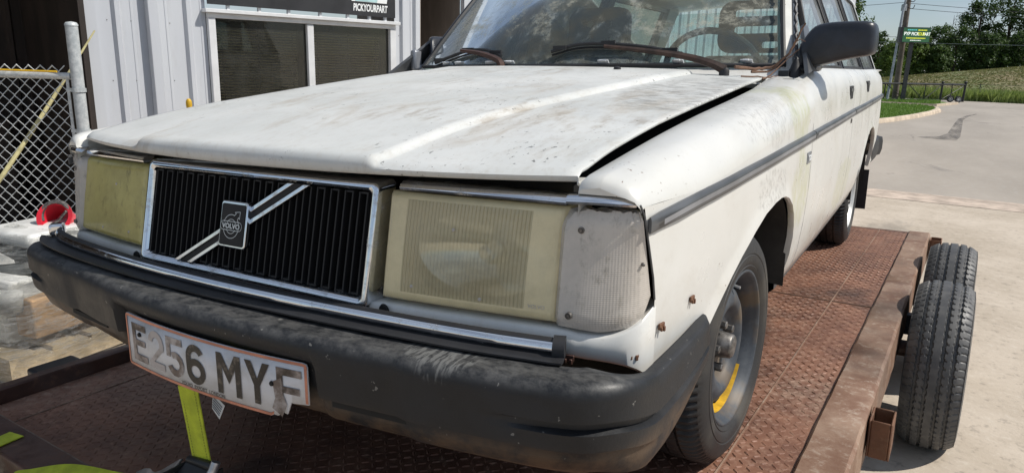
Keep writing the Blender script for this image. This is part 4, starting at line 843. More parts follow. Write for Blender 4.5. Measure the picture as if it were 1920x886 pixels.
def wheel(x, y, z, sg, steer, steel=True):
    g = G()
    if steel: g.lathe([(-.062, .165), (-.050, .158), (-.034, .142), (-.024, .126), (-.020, .112), (-.023, .100), (-.036, .090), (-.046, .080), (-.048, .050), (-.048, .0)], 56)
    else: g.lathe([(-.060, .165), (-.030, .160), (-.022, .150), (-.018, .10), (-.010, .060), (-.004, .040), (-.002, 0)], 40)
    wo = g.obj('wheel', 'rim_steel' if steel else 'alloy_white', car, smooth=True, sharp=60); wo.location = (x, y, z); wo.rotation_euler = (0, 0, R(steer) + (math.pi if sg < 0 else 0))
    r = G(); r.lathe([(-.008, .1935), (.0015, .1935), (.003, .190), (.001, .1865), (-.006, .182), (-.014, .178), (-.024, .170), (-.060, .165), (-.12, .166), (-.165, .185)], 72); r.obj('rim', 'rim_steel' if steel else 'alloy_white', wo, smooth=True, sharp=60)
    make_tyre('tyre', wo)
    h = G(); h.lathe([(-.048, .034), (-.012, .030), (-.008, .026), (-.006, .012), (-.006, 0)], 20); h.obj('hub_cap', 'screw_metal', wo, smooth=True)
    for k in range(5):
        a = 2 * math.pi * k / 5 + .5; q = G(); q.lathe([(-.048, .0105), (-.026, .0105), (-.024, .008), (-.024, 0)], 6, (0, .056 * math.cos(a), .056 * math.sin(a))); q.obj('wheel_nut', 'screw_metal', wo)
    if steel:
        q = G(); q.grid([[(h_, rr * math.cos(R(a)), rr * math.sin(R(a))) for h_, rr in ((-.0255, .1677), (-.045, .1655), (-.0595, .1640))] for a in range(252, 326, 4)]); q.obj('paint_mark', 'yellow_paint', wo)
        q = G(); q.tube([(-.03, .150 * math.cos(R(75)), .150 * math.sin(R(75))), (-.012, .146 * math.cos(R(75)), .146 * math.sin(R(75)))], .004, 6); q.obj('valve', 'badge_silver', wo)
        for k in range(8):   # vent slots in the disc
            a = 2 * math.pi * k / 8; q = G(); q.box((-.0435, 0, .1475), (.012, .036, .012)); o = q.obj('vent_slot', 'void_black', wo, bevel=.003); o.rotation_euler = (a, 0, 0)
    else:
        for k in range(12):
            a = 2 * math.pi * k / 12; q = G(); q.box((-.016, 0, .125), (.010, .030, .040)); o = q.obj('vent_slot', 'void_black', wo, bevel=.005); o.rotation_euler = (a, 0, 0)
    return wo
WZ = .287
wheel(.800, .939, WZ, 1, -2.85); wheel(-.800, .939, WZ, -1, -2.85); wheel(.792, 3.589, WZ, 1, 0, False); wheel(-.792, 3.589, WZ, -1, 0, False)
g = G(); g.tube([(-.7, .939, .26), (.7, .939, .26)], .03, 8); g.tube([(-.7, 3.589, .28), (.7, 3.589, .28)], .04, 8); g.obj('axle_beam', 'underbody', car)
for sg in (1, -1):
    for y in (4.02,): q = G(); q.box((sg * .74, y, .25), (.20, .012, .24)); q.obj('mud_flap', 'black_rubber', car)

for sg in (1, -1):
    q = G(); q.grid([[(sg * x, y, z) for x, y, z in r] for r in (((.69, 1.47, .890), (.745, 1.47, .908), (.785, 1.49, .916)), ((.70, 1.57, .928), (.75, 1.58, .928), (.787, 1.60, .925)), ((.722, 1.675, .955), (.755, 1.69, .950), (.786, 1.74, .940)), ((.735, 1.76, 1.02), (.76, 1.80, .99), (.782, 1.86, .955)))]); q.obj('cowl_corner', 'paint', car, smooth=True)
# dead twigs caught at the foot of the pillar
tw = thing('dead_twig', 'dry brown twigs caught at the foot of the windscreen pillar', 'twig', RIG)
for pts, r in (([(.612, 1.50, .962), (.66, 1.56, .955), (.70, 1.60, .962), (.742, 1.60, .995), (.765, 1.60, 1.04), (.785, 1.60, 1.09)], .0055), ([(.655, 1.53, .945), (.70, 1.58, .950), (.735, 1.60, .985)], .004), ([(.69, 1.52, .925), (.705, 1.56, .935), (.74, 1.60, .98), (.775, 1.61, 1.015)], .003), ([(.765, 1.60, 1.035), (.775, 1.585, 1.04), (.795, 1.58, 1.036)], .002), ([(.64, 1.47, .935), (.70, 1.55, .93), (.725, 1.58, .935)], .0025)):
    P_ = smooth_path(pts, 5); g = G(); g.tube([p + Vector((random.uniform(-.002, .002), 0, random.uniform(-.002, .002))) for p in P_], [r * (1 - .6 * k / len(P_)) for k in range(len(P_))], 6); g.obj('stem', 'twig_brown', tw, smooth=True)

# ================================================================== trailer
TR = RIG @ Matrix.Rotation(R(-2.4), 4, 'Z')
trailer = thing('flatbed_trailer', 'rusty flatbed trailer with tread plate deck under the station wagon', 'trailer', TR)
DX0, DX1, DY0, DY1 = -1.10, .915, .03, 4.10
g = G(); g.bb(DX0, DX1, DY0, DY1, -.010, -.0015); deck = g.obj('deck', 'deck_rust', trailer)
# raised lugs of the tread plate: short bars, neighbours turned ninety degrees
pit = .0245; nx = int((DX1 - DX0) / pit); ny = int((DY1 - DY0) / pit); V = []; F = []
for i in range(nx):
    for j in range(ny):
        cx = DX0 + (i + .5) * pit; cy = DY0 + (j + .5) * pit; a = R(45 if (i + j) % 2 else -45) + random.uniform(-.05, .05); ca, sa = math.cos(a), math.sin(a); b = len(V); hh = .0032 * (.5 + .5 * sst(.5 + 1.1 * mnoise.noise(Vector((cx * 2.6, cy * 1.8, 4))))) * random.uniform(.8, 1.1)
        for u, v, z in ((-.0112, 0, -.0016), (-.005, -.0036, -.0016), (.005, -.0036, -.0016), (.0112, 0, -.0016), (.005, .0036, -.0016), (-.005, .0036, -.0016), (-.007, 0, hh - .0016), (.007, 0, hh - .0016)):
            V.append((cx + u * ca - v * sa, cy + u * sa + v * ca, z))
        F += [tuple(b + k for k in f) for f in ((0, 1, 6), (1, 2, 7, 6), (2, 3, 7), (3, 4, 7), (4, 5, 6, 7), (5, 0, 6))]
me = bpy.data.meshes.new('tread_lugs'); me.from_pydata(V, [], F); me.materials.append(M['deck_rust']); o = link(bpy.data.objects.new('tread_lugs', me), deck); o['kind'] = 'stuff'
g = G()
for x in (.76, -.95): g.tube([(x, DY0 + (DY1 - DY0) * k / 40, -.001 + random.uniform(-.0008, .0008)) for k in range(41)], .003, 5)
g.tube([(DX0, 2.44, 0), (DX1, 2.44, 0)], .003, 5); g.obj('weld_seam', 'rail_rust', deck)
# side rails: channels with a top flange
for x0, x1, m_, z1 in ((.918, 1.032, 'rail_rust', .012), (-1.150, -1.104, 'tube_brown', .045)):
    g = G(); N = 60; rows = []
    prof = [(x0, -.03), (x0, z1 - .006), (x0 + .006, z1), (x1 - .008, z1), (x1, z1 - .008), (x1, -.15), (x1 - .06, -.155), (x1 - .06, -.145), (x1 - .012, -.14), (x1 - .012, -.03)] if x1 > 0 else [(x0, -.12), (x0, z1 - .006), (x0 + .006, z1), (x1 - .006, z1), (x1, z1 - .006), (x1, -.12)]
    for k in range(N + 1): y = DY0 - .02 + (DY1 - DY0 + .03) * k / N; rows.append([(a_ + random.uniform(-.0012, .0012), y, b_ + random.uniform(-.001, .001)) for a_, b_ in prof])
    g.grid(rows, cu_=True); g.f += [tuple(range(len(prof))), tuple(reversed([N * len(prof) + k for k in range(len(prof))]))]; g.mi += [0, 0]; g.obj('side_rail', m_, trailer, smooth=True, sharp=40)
for y in (1.42, 4.02):
    g = G(); x = 1.036
    for a_, b_, c_, d_ in ((x, x + .006, y - .05, y + .05), (x + .054, x + .060, y - .05, y + .05), (x + .006, x + .054, y - .05, y - .044), (x + .006, x + .054, y + .044, y + .05)): g.bb(a_, b_, c_, d_, -.115, -.002)
    g.obj('stake_pocket', 'bright_rust', trailer, bevel=.003)
g = G(); g.bb(-1.12, 1.03, -.085, .010, -.03, .055); tb = g.obj('front_beam', 'tube_brown', trailer, bevel=.008)
g = G(); g.bb(-1.1, 1.03, 4.105, 4.16, -.14, -.004); g.obj('rear_beam', 'bright_rust', trailer, bevel=.006)
for y in (.7, 1.4, 2.1, 2.8, 3.5): g = G(); g.bb(-1.08, .97, y - .03, y + .03, -.11, -.012); g.obj('cross_member', 'tube_brown', trailer)
g = G(); g.tube([(-.6, 0, -.08), (0, -1.3, -.10)], .04, 4); g.tube([(.5, 0, -.08), (0, -1.3, -.10)], .04, 4); g.obj('draw_bar', 'tube_brown', trailer)
def trailer_wheel(x, y, sg):
    Rt, w = .345, .200; c_ = G(); n = 420; zs = [-.0985, -.094, -.088] + [-.086 + .172 * k / 56 for k in range(57)] + [.088, .094, .0985]
    gro = (-.058, -.021, .021, .058); rows = []
    for k in range(n):
        a = 2 * math.pi * k / n; row = []
        for a_, r in ((-.085, .195), (-.100, .215), (-.106, .25), (-.104, .29), (-.100, .318)): row.append((a_, r, 0))
        ph = 2 * math.pi * k / n * 70
        for t in zs:
            r = Rt - .030 * (abs(t) / .1) ** 3.2; cut = 0
            for gi, g0 in enumerate(gro):
                zig = .0022 * (2 / math.pi) * math.asin(math.sin(ph * 1 + gi * 1.9))
                if abs(t - g0 - zig) < .0058: cut = .0095
            if cut == 0:
                f = (ph + (1.2 if t > 0 else 0) + t * 40) % (2 * math.pi)
                ed = min(abs(t - q_) for q_ in gro)
                if abs(t) > .066 and f < .95: cut = .004
                elif .021 < abs(t) < .058 and f < .75 and ed < .015: cut = .0045
                elif abs(t) <= .021 and f < .5 and ed < .008: cut = .002
            row.append((t, r - cut, 0))
        for a_, r in ((.100, .318), (.104, .29), (.106, .25), (.100, .215), (.085, .195)): row.append((a_, r, 0))
        rows.append([(a_, (r if not (-math.sin(a) > .985 and r > .3) else min(r, .335 / -math.sin(a))) * math.cos(a), (r if not (-math.sin(a) > .985 and r > .3) else min(r, .335 / -math.sin(a))) * math.sin(a)) for a_, r, _ in row])
    g = G(); g.lathe([(.04, .19), (.02, .17), (.01, .10), (.05, .07), (.05, .04), (.085, .038), (.085, 0)], 32); wo = g.obj('trailer_wheel', 'alloy_white', trailer, smooth=True, sharp=50)
    t = G().grid(rows, cv_=True).obj('tyre', 'trailer_rubber', wo, smooth=True, sharp=34)
    r = G(); r.lathe([(.088, .205), (.09, .20), (.06, .185), (0, .175), (-.08, .185), (-.09, .205)], 40); r.obj('rim', 'alloy_white', wo, smooth=True)
    wo.location = (x, y, 0); return wo
def on_ground(x, y, r):   # wheel height so that it stands on the level ground below the leaning rig
    p = TR @ Vector((x, y, 0)); return (r - p.z) / (TR.to_3x3() @ Vector((0, 0, 1))).z
tw0 = trailer_wheel(1.165, 2.55, 1); tw0.location.z = on_ground(1.165, 2.55, .336)
def copy_part(src, parent):
    c_ = src.copy(); COL.objects.link(c_); c_.parent = parent
    for ch in list(src.children): copy_part(ch, c_)
    return c_
for x, y in ((1.165, 3.34), (-1.335, 2.55), (-1.335, 3.34)):
    c_ = copy_part(tw0, trailer); c_.location = (x, y, on_ground(x, y, .336)); c_.rotation_euler = (.8 * y, 0, 0 if x > 0 else math.pi)
for y in (2.55, 3.34): g = G(); zc = on_ground(0, y, .336); g.tube([(-1.3, y, zc), (1.12, y, zc)], .035, 10); g.obj('axle', 'tube_brown', trailer, smooth=True)
g = G(); g.bb(.96, 1.0, 1.75, 3.75, -.24, -.19); g.tube([(.98, 2.75, -.12), (1.06, 2.75, -.13)], .02, 8); g.box((1.03, 2.72, -.13), (.05, .05, .09)); g.obj('leaf_spring', 'rim_steel', trailer, bevel=.004)
# front deck fender over the far wheels
g = G(); g.grid([[(x, y, z) for x in (-1.17, -1.45)] for y, z in ((1.90, -.05), (1.98, .10), (2.2, .14), (3.3, .14), (3.52, .10), (3.60, -.05))]); g.obj('wheel_guard', 'gate_black', trailer, solid=.006)
g = G(); g.box((-1.19, .27, .022), (.08, .14, .03)); g.obj('rail_bracket', 'gate_black', trailer, bevel=.01)

# ---- straps
def ribbon(pts, w, side, th=.0025):
    P_ = [Vector(p) for p in pts]; g = G(); rows = []
    for i, p in enumerate(P_):
        t = (P_[min(i + 1, len(P_) - 1)] - P_[max(i - 1, 0)]).normalized(); s_ = Vector(side); s_ = (s_ - t * s_.dot(t)).normalized(); n_ = t.cross(s_)
        rows.append([p - s_ * w / 2 - n_ * th / 2, p + s_ * w / 2 - n_ * th / 2, p + s_ * w / 2 + n_ * th / 2, p - s_ * w / 2 + n_ * th / 2])
    g.grid(rows, cu_=True); return g, P_
def stitches(pts, w, side, parent, off):
    P_ = [Vector(p) for p in pts]; g = G(); a_, b_ = P_[0], P_[-1]; t = (b_ - a_).normalized(); s_ = Vector(side); s_ = (s_ - t * s_.dot(t)).normalized(); n_ = t.cross(s_)
    if n_.y > 0: n_ = -n_
    N = int((b_ - a_).length / .006)
    for q in off:
        for k in range(N): c_ = a_ + t * (.003 + k * .006) + s_ * w * q + n_ * .0016; g.add([c_ - t * .002 - s_ * .0007, c_ + t * .002 - s_ * .0007, c_ + t * .002 + s_ * .0007, c_ - t * .002 + s_ * .0007], [(0, 1, 2, 3)])
    g.obj('stitching', 'strap_stitch', parent)
ts = thing('tie_down_strap', 'yellow ratchet strap running from under the bumper down to the deck', 'strap', RIG)
up_ = (-.046, .035, .345); dn_ = (-.026, .035, .190)
sp = [Vector((-.062, .06, .375)), Vector(up_), Vector(up_).lerp(Vector(dn_), .5), Vector(dn_)]
s0 = ribbon(sp, .050, (1, .1, .0))[0].obj('webbing', 'strap_yellow', ts); stitches(sp[1:], .050, (1, .1, 0), s0, (-.36, .36))
g = G(); g.box((-.020, .010, .168), (.080, .05, .014), Matrix.Rotation(R(30), 3, 'X')); g.tube([(-.060, .030, .184), (.022, .030, .190)], .010, 10); g.box((-.062, .0, .160), (.005, .09, .045)); g.box((.024, .0, .162), (.005, .09, .045)); rt = g.obj('ratchet', 'gate_black', ts, bevel=.002)
g = G(); g.tube([(.038, .022, .212), (.036, .014, .195), (.028, .006, .178)], .009, 10); g.obj('ratchet_spool', 'ratchet_zinc', rt, smooth=True)
g = G(); g.grid([[(-.235 + .165 * u + .02 * v, .018 - .06 * v + .008 * math.sin(9 * u), .103 + .078 * u - .02 * v + .006 * math.sin(7 * u + 1) * (1 - v)) for v in (0, .5, 1)] for u in [k / 8 for k in range(9)]]); g.obj('ratchet_handle', 'ratchet_zinc', rt, smooth=True, solid=.003)
s1 = ribbon(smooth_path([(-.10, .0, .13), (-.24, -.015, .106), (-.41, -.035, .086), (-.52, -.070, .058), (-.56, -.094, .045), (-.565, -.098, .0)], 6), .028, (0, 1, .4))[0].obj('webbing_tail', 'strap_yellow', ts)
s2 = thing('loose_strap', 'yellow strap wrapped around the front beam of the trailer', 'strap', RIG)
loop = [(-.74, .012, -.02), (-.745, .016, .050), (-.74, .008, .0585), (-.735, -.04, .0585), (-.73, -.085, .0575), (-.728, -.092, .05), (-.725, -.092, -.03), (-.725, -.07, -.04)]
ribbon(loop, .05, (1, 0, 0))[0].obj('webbing', 'strap_yellow', s2)
ribbon([(-.71, -.096, .045), (-.70, -.108, .02), (-.705, -.10, -.03), (-.72, -.098, -.06)], .05, (1, .2, 0))[0].obj('webbing_loop', 'strap_yellow', s2)
tg = thing('paper_tag', 'small white printed paper tag hanging beside the yellow strap', 'tag', RIG)
q = [(-.005, .060, .330), (.035, .055, .315), (.022, .050, .285), (-.004, .054, .300)]
g = G(); g.add(q, [(0, 1, 2, 3)]); g.obj('sheet', 'paper', tg, solid=.0008)
g = G()
for k in range(5):
    a_ = Vector(q[0]).lerp(Vector(q[3]), .2 + .15 * k); b_ = Vector(q[1]).lerp(Vector(q[2]), .2 + .15 * k); g.tube([a_.lerp(b_, .1) + Vector((0, -.0012, 0)), a_.lerp(b_, .9) + Vector((0, -.0012, 0))], .0007, 4)
g.obj('print', 'paper_ink', tg)
# ================================================================== office building beside the trailer
BT = Vector((.2252, .9743, 0)); BN = Vector((.9743, -.2252, 0)); BO = Vector((-4.212, 3.17, 0))
def bp(s_, out, z): return BO + BT * s_ + BN * out + Vector((0, 0, z))
BM = Matrix.Translation(BO) @ Matrix(((BT.x, BN.x, 0, 0), (BT.y, BN.y, 0, 0), (0, 0, 1, 0), (0, 0, 0, 1)))
bld = thing('metal_building', 'light grey corrugated metal office building with a wide dark window', 'building', BM)
# frame of the building: x along the wall, y outwards, z up
def panel(s0, ribs, width, z0, z1, m='siding', name='siding_panel', y=0.0, parent=bld):
    pr = [(0, 0)]
    for r in ribs: pr += [(r - .034, 0), (r - .016, .030), (r + .016, .030), (r + .034, 0), (r + .10, 0), (r + .104, .004), (r + .116, .004), (r + .12, 0)]
    pr = [p for p in pr if p[0] < width - .002] + [(width, 0)]
    g = G(); g.grid([[(s0 + a_, y + b_, z) for a_, b_ in pr] for z in (z0, z1)])
    o = g.obj(name, m, parent); return o
RB = (.148, .404, .685)
panel(-.80, RB, .812, 0, 3.9)
for k in range(4): panel(-.80 + .81 * (k + 1) + .002 * k, RB, .80, 2.75, 3.9)
panel(.012, (.148,), .02, 0, 3.9)
for k, s0 in enumerate((.035, .845)): panel(s0, RB, .805, 0, .70)
panel(1.655, (.14,), .31, 0, .70); panel(1.968, (.10, .27), .335, 0, 2.60)
g = G(); g.bb(-.885, -.802, -.25, .034, 0, 3.9); g.obj('corner_trim', 'siding', bld)
g = G(); g.bb(-.445, -.365, .002, .075, 0, 3.86); g.obj('downpipe', 'siding', bld, bevel=.006)
g = G()
for z in (.8, 1.25, 1.7):
    for s_ in (-.72, -.55, -.26, 2.02): g.lathe([(0, .004), (.003, .0035), (.004, 0)], 8, (s_, .001, z), 'y')
g.obj('wall_screw', 'screw_metal', bld)
g = G(); g.bb(-.9, 15.1, -6, .30, 3.9, 4.05); g.obj('roof', 'siding', bld)
g = G(); g.bb(2.93, 15.0, -.06, -.01, 0, 3.9); g.bb(2.30, 2.93, -.06, .03, 2.42, 3.9); g.obj('wall', 'siding', bld)
for k in range(21): panel(2.93 + .55 * k, (.15, .40), .545, 0, 3.9)
# made-up recess with brown sheet metal, deep enough to shade this stretch of wall
g = G(); g.bb(2.300, 2.315, -1.15, -.004, 0, 2.42); g.bb(2.915, 2.93, -1.15, -.07, 0, 2.42); g.bb(2.315, 2.915, -1.15, -.07, 2.40, 2.42); g.obj('shade_recess_lining', 'brown_sheet', bld)
panel(2.315, (.12, .36), .60, 0, 2.40, 'brown_sheet', 'shade_recess_panel', -1.15)
# window
win = thing('w', '', '', None); bpy.data.objects.remove(win)
g = G(); g.bb(.035, .095, .0, .045, .70, 1.76); g.bb(1.885, 1.955, .0, .045, .70, 1.76); g.bb(.95, 1.015, .004, .041, .755, 1.755); g.bb(.095, 1.885, .002, .043, .70, .755); g.bb(.035, 1.955, .0, .043, 1.7605, 1.80)
win = g.obj('window', 'white_trim', bld, bevel=.004)
g = G(); g.bb(.0, 1.985, .0, .085, 1.8005, 1.832); g.obj('window_head', 'white_trim', win, bevel=.004)
g = G(); g.bb(.095, .95, .002, .006, .755, 1.7600); g.obj('pane', 'tinted_pane', win); g = G(); g.bb(1.015, 1.885, .002, .006, .755, 1.7600); g.obj('pane', 'tinted_pane', win)
g = G(); g.bb(.035, 1.955, -.35, -.34, .70, 1.80); g.bb(.036, .04, -.34, -.0, .70, 1.80); g.bb(1.95, 1.954, -.34, 0, .70, 1.80); g.bb(.04, 1.95, -.34, 0, 1.80, 1.81); g.bb(.04, 1.95, -.34, 0, .69, .70); g.obj('room_back', 'room_dark', win)
sl = {}
for s0, s1 in ((.125, .875), (1.045, 1.80)):
    for k in range(38):
        w_ = s1 - s0
        if w_ not in sl:
            g = G(); g.add([(0, -.055, 0), (w_, -.055, 0), (w_, -.043, .0040), (0, -.043, .0040), (0, -.033, -.002), (w_, -.033, -.002)], [(0, 1, 2, 3), (3, 2, 5, 4)]); o = g.obj('blind_slat', 'blind_slat', win); sl[w_] = o.data
        else: o = link(bpy.data.objects.new('blind_slat', sl[w_]), win)
        o.location = (s0, 0, .76 + k * .0245)
    for c_ in (.06, .50, .94): g = G(); g.tube([(s0 + c_ * (s1 - s0), -.030, .76), (s0 + c_ * (s1 - s0), -.030, 1.70)], .004, 5); g.obj('blind_cord', 'blind_cord', win)
for s_ in (.22, .50, .78, 1.10, 1.40, 1.65, 1.84):
    g = G(); g.bb(s_ - .012, s_ + .012, .002, .03, 1.833, 1.875); g.lathe([(.03, .010), (.036, .008), (.036, 0)], 8, (s_, 0, 1.885), 'y'); g.obj('flashing_tab', 'white_trim', win)
ban = thing('shop_banner', 'black banner with white lettering above the office window', 'sign', BM)
g = G(); g.bb(.035, 1.945, .038, .048, 1.868, 2.74); g.obj('panel', 'banner_black', ban)
wb_ = lambda u, v, d: (1.645 + u, .0485 + d, 1.912 + v)
text_geo('PICKYOURPART', .092, lambda u, v, d: wb_(-u if False else u, v, d), .001, shear=.12, bold=.003, sx=.60).obj('lettering', 'banner_white', ban)
g = G(); q = [(1.43, 1.997), (1.84, 1.997), (1.90, 2.40), (1.36, 2.40)]; g.prism(q, lambda u, v, d: (u, .0485 + d, v), 0, .001); lg = g.obj('logo_ground', 'banner_white', ban)
g = G(); g.prism([(1.47, 2.000), (1.72, 2.000), (1.74, 2.06), (1.46, 2.06)], lambda u, v, d: (u, .0500 + d, v), 0, .001); g.obj('logo_band', 'banner_teal', ban)
# open dark shed to the left of the building
shed = thing('open_shed', 'dark open shed of rusty sheet metal behind the chain link fence', 'shed', BM)
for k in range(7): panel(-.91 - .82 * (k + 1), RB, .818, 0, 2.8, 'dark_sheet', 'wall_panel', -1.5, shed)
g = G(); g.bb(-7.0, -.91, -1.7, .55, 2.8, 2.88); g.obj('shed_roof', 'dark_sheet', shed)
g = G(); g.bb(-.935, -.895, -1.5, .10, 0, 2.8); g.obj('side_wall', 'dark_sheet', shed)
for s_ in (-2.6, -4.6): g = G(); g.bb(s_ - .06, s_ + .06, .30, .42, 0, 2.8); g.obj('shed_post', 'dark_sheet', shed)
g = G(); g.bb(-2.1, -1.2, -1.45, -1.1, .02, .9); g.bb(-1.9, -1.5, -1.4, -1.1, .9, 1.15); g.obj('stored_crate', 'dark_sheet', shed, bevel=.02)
mk = thing('yellow_capped_stake', 'short dark stake with a yellow cap standing against the grey wall', 'stake', Matrix.Translation(bp(-.26, .25, 0)))
g = G(); g.tube([(0, 0, 0), (0, 0, 1.07)], .017, 10); g.obj('stem', 'wall_line', mk, smooth=True); g = G(); g.lathe([(1.045, .020), (1.07, .024), (1.10, .022), (1.118, .012), (1.12, 0)], 14, (0, 0, 0), 'z'); g.obj('cap', 'cable_yellow', mk, smooth=True)

# ---- chain link fence
FP = Vector((-3.325, 1.64, 0)); FD = Vector((-.862, -.507, 0))
FM = Matrix.Translation(FP) @ Matrix(((FD.x, -FD.y, 0, 0), (FD.y, FD.x, 0, 0), (0, 0, 1, 0), (0, 0, 0, 1)))
fence = thing('chain_link_fence', 'galvanised chain link fence panel in front of the dark shed', 'fence', FM)
g = G(); g.tube([(0, 0, 0), (0, 0, 1.615)], .034, 18); g.lathe([(1.615, .037), (1.625, .036), (1.635, .028), (1.64, 0)], 18, (0, 0, 0), 'z'); g.obj('post', 'galvanised', fence, smooth=True, sharp=50)
g = G(); g.tube([(2.4, 0, 0), (2.4, 0, 1.6)], .034, 12); g.obj('post', 'galvanised', fence, smooth=True)
g = G(); g.tube([(.035, 0, 1.325), (2.4, 0, 1.325)], .021, 12); g.obj('top_rail', 'galvanised', fence, smooth=True)
g = G(); g.box((.062, .0, .69), (.016, .006, 1.30)); g.obj('tension_bar', 'galvanised', fence)
for z in (.30, 1.0, 1.245):
    g = G(); g.lathe([(z - .011, .036), (z - .011, .041), (z + .011, .041), (z + .011, .036)], 16, (0, 0, 0), 'z', closed=True); g.box((.052, .0, z), (.04, .012, .020)); g.obj('tension_band', 'galvanised', fence)
g = G(); pw = .0355; ph_ = .0365
for i in range(66):
    x0 = .070 + i * pw; pts = []
    for k in range(37):
        z = 1.385 - k * ph_; pts.append((x0 + (pw * .5 if (k + i) % 2 else -pw * .5) + .02, .004 * (1 if (k + i) % 2 else -1), z))
    if i == 0: pts = [(max(p[0], .062), p[1], p[2]) for p in pts]
    g.tube(pts, .0034, 4)
o = g.obj('wire_mesh', 'galvanised', fence); o['kind'] = 'stuff'
cb = G(); cb.tube(smooth_path([(.10, .030, 1.350), (.5, .032, 1.352), (.9, .03, 1.358), (1.4, .03, 1.350), (2.3, .03, 1.36)], 6), .006, 6); o = cb.obj('yellow_cable', 'cable_yellow', None, smooth=True); o.matrix_world = FM; tag(o, 'thin yellow cable lying along the top of the chain link fence', 'cable')
pole = G(); pa = Vector((-3.60, 1.93, 1.60)); pb = Vector((-3.72, .76, .02)); pole.tube([pa.lerp(pb, k / 14) + Vector((0, .03 * math.sin(k / 14 * math.pi), 0)) for k in range(15)], [.005 + .008 * min(1, k / 5) for k in range(15)], 8); o = pole.obj('leaning_pole', 'bamboo', None, smooth=True); tag(o, 'pale yellow pole leaning behind the chain link fence', 'pole')

# ---- wrapped pallet between the trailer and the fence
pal = thing('wrapped_pallet', 'pallet of mixed parts wrapped in clear plastic film beside the trailer', 'pallet', Matrix.Translation((-2.28, .62, 0)) @ Matrix.Rotation(R(4), 4, 'Z'))
for k in range(6): g = G(); g.bb(-.95, 0, .02 + k * .19, .14 + k * .19, .105, .125); g.obj('deck_board', 'pallet_wood', pal)
for x in (-.90, -.475, -.05): g = G(); g.bb(x - .05, x + .05, .02, 1.10, .018, .104); g.obj('bearer', 'pallet_wood', pal)
for k in (0, 5): g = G(); g.bb(-.95, 0, .02 + k * .19, .14 + k * .19, 0, .017); g.obj('base_board', 'pallet_wood', pal)
def lump(name, c_, d_, m_, rot=0, bev=.03): g = G(); g.box((0, 0, 0), d_); o = g.obj(name, m_, pal, bevel=bev, bseg=3); o.location = c_; o.rotation_euler = (0, 0, R(rot)); return o
lump('packed_box', (-.35, .52, .21), (.36, .84, .165), 'wrapped_white', 2, .02); lump('packed_box', (-.72, .45, .23), (.36, .80, .20), 'wrapped_grey', -3); lump('cardboard_box', (-.085, .36, .275), (.13, .44, .19), 'cardboard', 5, .010); lump('cardboard_box', (-.20, .80, .335), (.30, .30, .12), 'cardboard', -12, .010)
lump('packed_part', (-.24, .20, .35), (.34, .32, .12), 'wrapped_grey', 12, .05); lump('packed_part', (-.62, .62, .40), (.40, .50, .14), 'wrapped_dark', 8, .05); lump('packed_part', (-.60, .20, .42), (.46, .30, .14), 'wrapped_grey', -10, .06); lump('packed_part', (-.70, .66, .505), (.42, .5, .08), 'wrapped_white', 4, .035)
g = G(); g.tube([Vector((-.42 + .20 * math.cos(a), .36 + .24 * math.sin(a), .452)) for a in [k * .2618 for k in range(24)]], .035, 8, closed=True); g.obj('packed_tyre', 'wrapped_dark', pal, smooth=True)
rq = random.Random(12)
for k in range(16):   # loose parts piled on the boxes
    c_ = (rq.uniform(-.80, -.10), rq.uniform(.10, 1.0), rq.uniform(.36, .46)); m_ = rq.choice(('wrapped_dark', 'wrapped_grey', 'wrapped_white', 'cardboard', 'wrapped_dark'))
    if k % 3 == 0:
        g = G(); r_ = rq.uniform(.03, .07); g.lathe([(-.12, 0), (-.12, r_), (.10, r_ * .9), (.12, r_ * .5), (.12, 0)], 16, (0, 0, 0), 'x'); o = g.obj('packed_cylinder', m_, pal, smooth=True, sharp=40)
    else: g = G(); g.box((0, 0, 0), (rq.uniform(.08, .22), rq.uniform(.08, .22), rq.uniform(.04, .10))); o = g.obj('packed_part', m_, pal, bevel=.012)
    o.location = c_; o.rotation_euler = (rq.uniform(-.3, .3), rq.uniform(-.3, .3), rq.uniform(0, 3))
def film(name, z0, z1, off, seed, top=True):
    rn = random.Random(seed); g = G(); N = 64; rows = []; K = 11
    for j in range(K):
        v = j / (K - 1); z = z0 + (z1 - z0) * v; row = []
        for i in range(N):
            a = 2 * math.pi * i / N; c_, s_ = math.cos(a), math.sin(a); k_ = 1 / max(abs(c_) ** 9 + abs(s_) ** 9, 1e-9) ** (1 / 9); ins = 1 - .12 * v - .16 * max(0, v - .72) / .28
            w = .012 * mnoise.noise(Vector((c_ * 3, s_ * 3, z * 14 + seed))) + .010 * mnoise.noise(Vector((c_ * 9, s_ * 9, z * 40)))
            row.append((-.475 + (.485 + off) * c_ * k_ * ins + w * c_, .565 + (.565 + off) * s_ * k_ * ins + w * s_, z + .02 * mnoise.noise(Vector((c_ * 4, s_ * 4, seed)))))
        rows.append(row)
    if top: rows += [[(-.475 + (p[0] + .475) * q_, .565 + (p[1] - .565) * q_, p[2] + .014 * mnoise.noise(Vector((p[0] * 9 * q_, p[1] * 9, 3.3))) + .008) for p in rows[-1]] for q_ in (.85, .65, .45, .25, .02)]
    g.grid(rows, cu_=True); o = g.obj(name, 'wrap_film', pal, smooth=True, sharp=180); return o
film('plastic_film', .012, .53, .030, 1); film('plastic_film', .09, .44, .040, 5, False)
